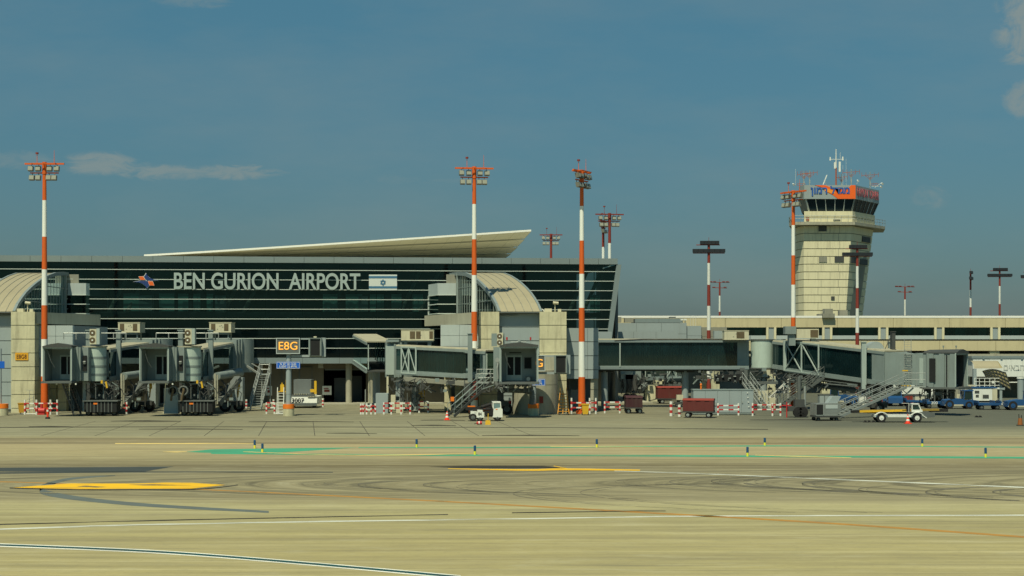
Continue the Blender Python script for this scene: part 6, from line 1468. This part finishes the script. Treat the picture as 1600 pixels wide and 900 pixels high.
# blue tractors and dollies on the right
def tractor(lb, px, py, rz, num=None, flip=1, s_=1.0):
    rt, T = local('tow_tractor', lb, 'tractor', px, py, rz, 'tow tractors')
    T = T @ Matrix.Diagonal((flip*s_, s_, s_, 1))
    q = MB(T); q.loft([(-1.5,-.7,.3),(.3,-.7,.3),(.3,-.7,.95),(-.3,-.7,1.0),(-1.45,-.7,.82)], [(-1.5,.7,.3),(.3,.7,.3),(.3,.7,.95),(-.3,.7,1.0),(-1.45,.7,.82)]); q.box(.3,1.3,-.7,.7,.3,.85); q.build('body', blue, rt)
    q = MB(T)
    for a, b_ in (((.35,0),(.45,0)),((1.2,0),(1.15,0))):
        for sy in (-.66,.66): q.bar((a[0],sy,.85),(b_[0],sy,1.7),.07,.07)
    q.box(.35,1.28,-.7,.7,1.68,1.78); q.build('cab_frame', blue, rt)
    q = MB(T); q.box(.46,1.14,-.64,.64,.9,1.66); q.build('cab_window', mat('tractor_glass', (.012,.03,.03), .1, streak=0), rt)
    q = MB(T); q.box(-1.45,.3,-.71,-.7001,.30,.42); q.box(1.3,1.36,-.5,.5,.35,.55); q.build('trim', acm, rt)
    for cx_, r_ in ((-1.0,.42),(.85,.36)):
        for sy in (-.6,.6): wheel(rt, (cx_,sy,r_), r_, .24, T, rim=blue)
    if num: text('number', num, .55, .22, white, rt, T @ Matrix.Translation((-.1,-.72,.66)) @ Matrix.Diagonal((flip,1,1,1)), .01, .02)
    return rt
def dolly(lb, px, py, L_, num=None, rz=0.0):
    rt, T = local('flat_dolly', lb, 'dolly', px, py, rz, 'flat blue dollies')
    q = MB(T); q.box(-L_/2,L_/2,-.75,.75,.42,.62); q.bar((L_/2,0,.45),(L_/2+.8,0,.3),.08,.08)
    for sx in (-1,1): q.box(sx*L_/2-.05,sx*L_/2+.05,-.7,.7,.62,.85)
    q.build('deck', blue, rt)
    for sx in (-L_*.35,L_*.35):
        for sy in (-.6,.6): wheel(rt, (sx,sy,.22), .22, .15, T, rim=jmid)
    if num: text('number', num, .6, .25, white, rt, T @ Matrix.Translation((-L_*.1,-.76,.53)), .01, .02)
    return rt
tractor('blue tow tractor with a low bonnet in front of the cream ground power unit', 1497, 638.5, 0)
dolly('flat blue dolly marked 300 left of the blue tractor, below the right cab', 1460, 637.5, 1.9, '300')
dolly('flat blue dolly between the cream power unit and the rightmost blue tractor', 1543, 639.8, 2.1)
dolly('flat blue dolly marked 403 coupled to the rightmost blue tractor', 1566, 639.5, 1.9, '403')
tractor('blue tow tractor at the right edge of the photo', 1596, 640.5, 0)
tractor('blue tow tractor far behind the bridge stair, beside a white truck', 1345, 634, R(6), '404')
tractor('dark blue tow tractor behind the belt loader, seen from the front', 1398, 634, R(80))
tractor('blue tow tractor half hidden behind the silver cargo container', 1316, 632, R(-10), flip=-1)
dolly('flat blue dolly behind the lift column of the right bridge', 1375, 633, 2.6)
dolly('flat blue dolly behind the belt loader cab', 1431, 635, 2.2)
rt, T = local('power_unit', 'cream ground power unit with a blue roof behind the blue tow tractor', 'power unit', 1535, 633.5)
q = MB(T); q.box(-1.2,.75,-.8,.8,.5,1.72); q.box(.76,1.25,-.8,.8,.5,1.70,1); q.build('body', [white, acm], rt)
q = MB(T); q.box(-1.35,1.25,-.85,.85,1.75,1.86); q.build('roof', blue, rt); q = MB(T); q.box(-1.0,-.55,-.83,-.801,1.25,1.5); q.box(-.2,.4,-.83,-.801,.75,1.1); q.box(-.9,-.6,-.83,-.801,.85,1.1); q.build('vent', jdark, rt)
q = MB(T); q.box(-1.2,1.2,-.7,.7,.35,.5); q.build('frame', jdark, rt)
for sx in (-.8,.8): wheel(rt, (sx,-.65,.25), .25, .18, T, rim=jmid)
rt, T = local('storage_crate', 'beige slatted crate left of the cream ground power unit', 'crate', 1508, 631)
q = MB(T); q.box(-1.0,.9,-.5,.5,.3,1.95,0)
for i in range(4): q.box(-.95+i*.46,-.6+i*.46,-.52,-.501,1.1,1.85,1)
q.build('crate', [acm, bandg], rt)
rt, T = local('white_truck', 'white box truck far behind the bridge stair on the right', 'truck', 1408, 628.5)
q = MB(T); q.box(-2.6,1.9,-1.1,1.1,.9,2.45); q.build('box', white, rt); q = MB(T); q.box(1.95,3.1,-1.05,1.05,.5,2.0); q.build('cab', white, rt); q = MB(T); q.box(2.2,2.9,-1.07,-1.051,1.2,1.8); q.build('cab_window', dark, rt)
q = MB(T); q.box(-2.6,3.0,-.9,.9,.45,.89); q.build('chassis', jdark, rt)
for sx in (-1.6,2.4): wheel(rt, (sx,-.85,.42), .42, .3, T, rim=steel)
for i, (px, py, c_, lb) in enumerate(((1352,634.5,white,'pale suitcase crate under the bridge stair'),(1366,636,dred,'reddish crate behind the lift column'),(1422,633.5,dred,'reddish crate beside the dark blue tractor'),(1439,634.5,acm,'cream crate above the flat blue dolly'),(1290,633,panel,'grey crate behind the silver cargo container'),(1330,631,acm,'cream crate right of the silver cargo container'))):
    g_ = G(px, py); q = MB(); q.box(-.7,.7,-.5,.5,.15,1.0); q.box(-.72,.72,-.52,.52,1.0,1.07,1); q.box(-.6,-.4,-.4,.4,0,.15,1); q.box(.4,.6,-.4,.4,0,.15,1); q.bar((-.2,-.515,.2),(-.2,-.515,.95),.05,.02,1); q.bar((.25,-.515,.2),(.25,-.515,.95),.05,.02,1)
    solo('cargo_crate', q, [c_, jdark], lb, 'crate', (g_.x, g_.y, 0), group='cargo crates')
for px, py, lb in ((1352,660,'black rubber chock, left of the row beside the belt loader'),(1358,660,'black rubber chock, second of the row beside the belt loader'),(1365,660,'black rubber chock nearest the belt loader wheel'),(1526,652,'black rubber chock on the right apron, left of two'),(1531.5,652,'black rubber chock on the right apron, right of two')):
    g_ = G(px, py); q = MB(); q.loft([(-.16,-.1,0),(.16,-.1,0),(.05,-.1,.14),(-.05,-.1,.14)], [(-.16,.1,0),(.16,.1,0),(.05,.1,.14),(-.05,.1,.14)]); solo('wheel_chock', q, black, lb, 'wheel chock', (g_.x, g_.y, 0), group='wheel chocks')
# tug below the right bridge
rt, T = local('power_trolley', 'dark power trolley with thick tyre below the right bridge, left of the silver container', 'trolley', 1247, 652, 0)
q = MB(T); q.box(-.9,.7,-.5,.7,.55,.9); q.box(-.3,.5,-.3,.5,.9,1.5); q.build('body', jdark, rt)
q = MB(T); q.tube((.1,0,1.5),(.1,0,3.4),.16,.16,12); q.tube((.6,.2,.9),(.6,.2,2.6),.1,.1,10,1); q.build('hoist_post', [jmid, steel], rt)
q = MB(T); q.box(-.25,.15,-.53,-.501,.68,.82); q.build('plate', oran2, rt)
for sx in (-.05,.3): wheel(rt, (sx,-.4,.45), .45, .3, T, rim=black)
q = MB(T); q.bar((-1.4,-.2,1.0),(-.6,-.2,1.0),.06,.1); q.tube((-1.0,-.3,0),(-1.0,-.3,1.3),.05,.05,8); q.build('tow_handle', redp, rt)
# stacked lattice stairs far behind rotunda
rt, T = local('passenger_steps', 'white lattice steps far behind, left of the orange mast foot', 'steps', 1222, 634, 0)
q = MB(T)
for i in range(6): q.bar((-1.5+i*.45,0,.5+i*.42),(-1.05+i*.45,0,.92+i*.42),.08,.08); q.bar((-1.5+i*.45,.8,.5+i*.42),(-1.05+i*.45,.8,.92+i*.42),.08,.08); q.bar((-1.2+i*.45,0,0),(-1.2+i*.45,0,.8+i*.42),.07,.07); q.bar((-1.2+i*.45,0,.2+i*.3),(-.75+i*.45,0,.9+i*.42),.05,.05)
q.build('frame', white, rt)

# ================================================================ FAR RIGHT WALKWAY
rt = thing('white_walkway', 'white enclosed walkway with Hebrew lettering at the far right behind the jet bridge cab', 'walkway', (X(1560,182), 182, 0))
d = 182.0
q = MB(); 
for i in range(5): q.box(X(1520+i*26,d)+.01, X(1546+i*26,d)-.01, d, d+3, Z(588.5,d), Z(561,d))
q.build('body', white, rt)
text('lettering', 'םיאבה םיכורב', X(1640,d)-X(1568,d), .62, mat('pale_letter', (.50,.52,.48), .6, streak=0), rt, Matrix.Translation(((X(1640,d)+X(1568,d))/2, d-.02, Z(574.5,d))), .02, .01)
q = MB(); q.box(X(1518,d), X(1650,d), d-.05, d+3, Z(560.5,d), Z(556.5,d)); 
for px in (1535, 1563, 1595): q.box(X(px,d), X(px+3,d), d-.12, d-.06, Z(561,d), Z(556,d))
q.build('roof_gutter', fascia, rt)
q = MB(); q.tube((X(1597,178),178.5,0), (X(1597,178),178.5,Z(589,178)), .36, .36, 20); q.tube((X(1597,178),178.5,Z(592,178)), (X(1597,178),178.5,Z(589,178)), .42, .42, 20, 1); q.build('column', [panel, white], rt)
q = MB(); q.box(X(1520,d+3), X(1680,d+3), d+4, d+4.3, 0, Z(588,d+3)); q.build('back_wall', olive, rt)
q = MB(); q.tube(W(1577,597.5,180), W(1592,597.5,180), .06, .06, 8); q.build('light_tube', white, rt)
rt = thing('curved_canopy', 'bronze curved canopy with lattice panels around a stair, left of the white walkway', 'canopy', (X(1545,172), 172, 0))
d = 172.0
q = MB()
prev = None
for i in range(7):
    a = R(10+i*13); p = (Z(564,d)-.75*(1-math.sin(a))*1.3, d+1.5-1.6*math.cos(a)*1.0)
    if prev: q.poly([(X(1522,d),prev[1],prev[0]),(X(1562,d),prev[1],prev[0]),(X(1562,d),p[1],p[0]),(X(1522,d),p[1],p[0])], 0, True)
    prev = p
q.build('upper_vault', vaultm, rt)
q = MB(); q.loft([(X(1562,d),d+.3,Z(575,d)),(X(1562,d),d+2,Z(575,d)),(X(1562,d),d+2,Z(564,d)),(X(1562,d),d+1.2,Z(564,d))], [(X(1568,d),d+.3,Z(575,d)),(X(1568,d),d+2,Z(575,d)),(X(1565,d),d+2,Z(565,d)),(X(1565,d),d+1.2,Z(565,d))]); q.build('vault_end', lattice, rt)
lp = MB(); lg_ = MB(); N = 7
def LP(i, j):
    u = i/N; v = j/4
    top = (1535+36*u, 580-3.5*math.sin(math.pi*min(1, u*1.1))+2.0*u*u); bot = (1541+38*u, 592+17*u**1.6)
    px = top[0]+(bot[0]-top[0])*v+ (1-v)*v*3; py = top[1]+(bot[1]-top[1])*v
    return W(px, py, d-.6-.8*math.sin(math.pi*u)*.8)
for i in range(N):
    for j in range(4): lp.poly([LP(i,j),LP(i+1,j),LP(i+1,j+1),LP(i,j+1)], 0, True)
for i in range(N+1):
    for j in range(4): lg_.bar(LP(i,j)-Vector((0,.04,0)), LP(i,j+1)-Vector((0,.04,0)), .07, .07)
for j in range(5):
    for i in range(N): lg_.bar(LP(i,j)-Vector((0,.04,0)), LP(i+1,j)-Vector((0,.04,0)), .07, .07)
lp.build('lattice_panel', lattice, rt); lg_.build('lattice_bar', jdark, rt)
q = MB(); q.box(X(1520,d-1), X(1560,d-1), d-1.4, d+.5, Z(608,d-1), Z(605.5,d-1)); 
for px in range(1521, 1561, 8): q.tube((X(px,d-1),d-1.35,Z(606,d-1)), (X(px,d-1),d-1.35,Z(591,d-1)), .035, .035, 6)
for yv in (591, 596.5, 602): q.tube((X(1521,d-1),d-1.35,Z(yv,d-1)), (X(1560,d-1),d-1.35,Z(yv,d-1)), .035, .035, 6)
q.box(X(1548,d-1), X(1552,d-1), d-1.42, d-1.36, Z(599,d-1), Z(595,d-1)); q.build('balcony', white, rt)
q = MB(); q.box(X(1562,d-1), X(1566,d-1), d-1, d-.6, 0, Z(587,d)); q.box(X(1521,d-.5), X(1526,d-.5), d-.5, d-.1, 0, Z(576,d)); q.bar((X(1556,d-1),d-.8,Z(606,d)), (X(1570,d-1),d-.8,1.4), .5, .25); q.build('support', panel, rt)
q = MB(); q.box(X(1520,d), X(1560,d), d+1.2, d+1.4, .1, Z(608,d)); q.build('stair_wall', olive, rt)
kr = thing('glass_kiosk', 'dark glazed ground level building under the right jet bridge cab, behind the blue tractor', 'building', (X(1482,170), 170, 0))
q = MB(); q.box(X(1448,170), X(1512,170), 170, 173, 0, Z(597,170)); q.build('glass_body', cabgl, kr)
q = MB(); q.box(X(1448,170)+.1, X(1512,170)-.1, 170.4, 172.8, 0, Z(598,170)); q.build('inner_wall', jdark, kr)
q = MB()
for px in (1448,1460,1473,1480,1498,1512): q.box(X(px,170)-.06, X(px,170)+.06, 169.9, 170.0, 0, Z(597,170))
q.build('frame_post', jmid, kr)
hr_, T = local('hydrant_coupler', 'small cream pump set with yellow valves at the foot of the second jet bridge', 'pump', 262, 646)
q = MB(T); q.tube((-.25,0,.1),(-.25,0,.85),.1,.1,10); q.tube((.2,0,.1),(.2,0,.85),.1,.1,10); q.tube((-.25,0,.75),(.25,0,.75),.12,.12,10); q.box(-.4,.35,-.2,.2,0,.1); q.build('pipework', acm, hr_)
q = MB(T); q.tube((-.12,-.15,.1),(-.12,-.15,.95),.035,.035,8); q.box(-.3,.0,-.22,-.15,.42,.5); q.build('valve', yellow, hr_)
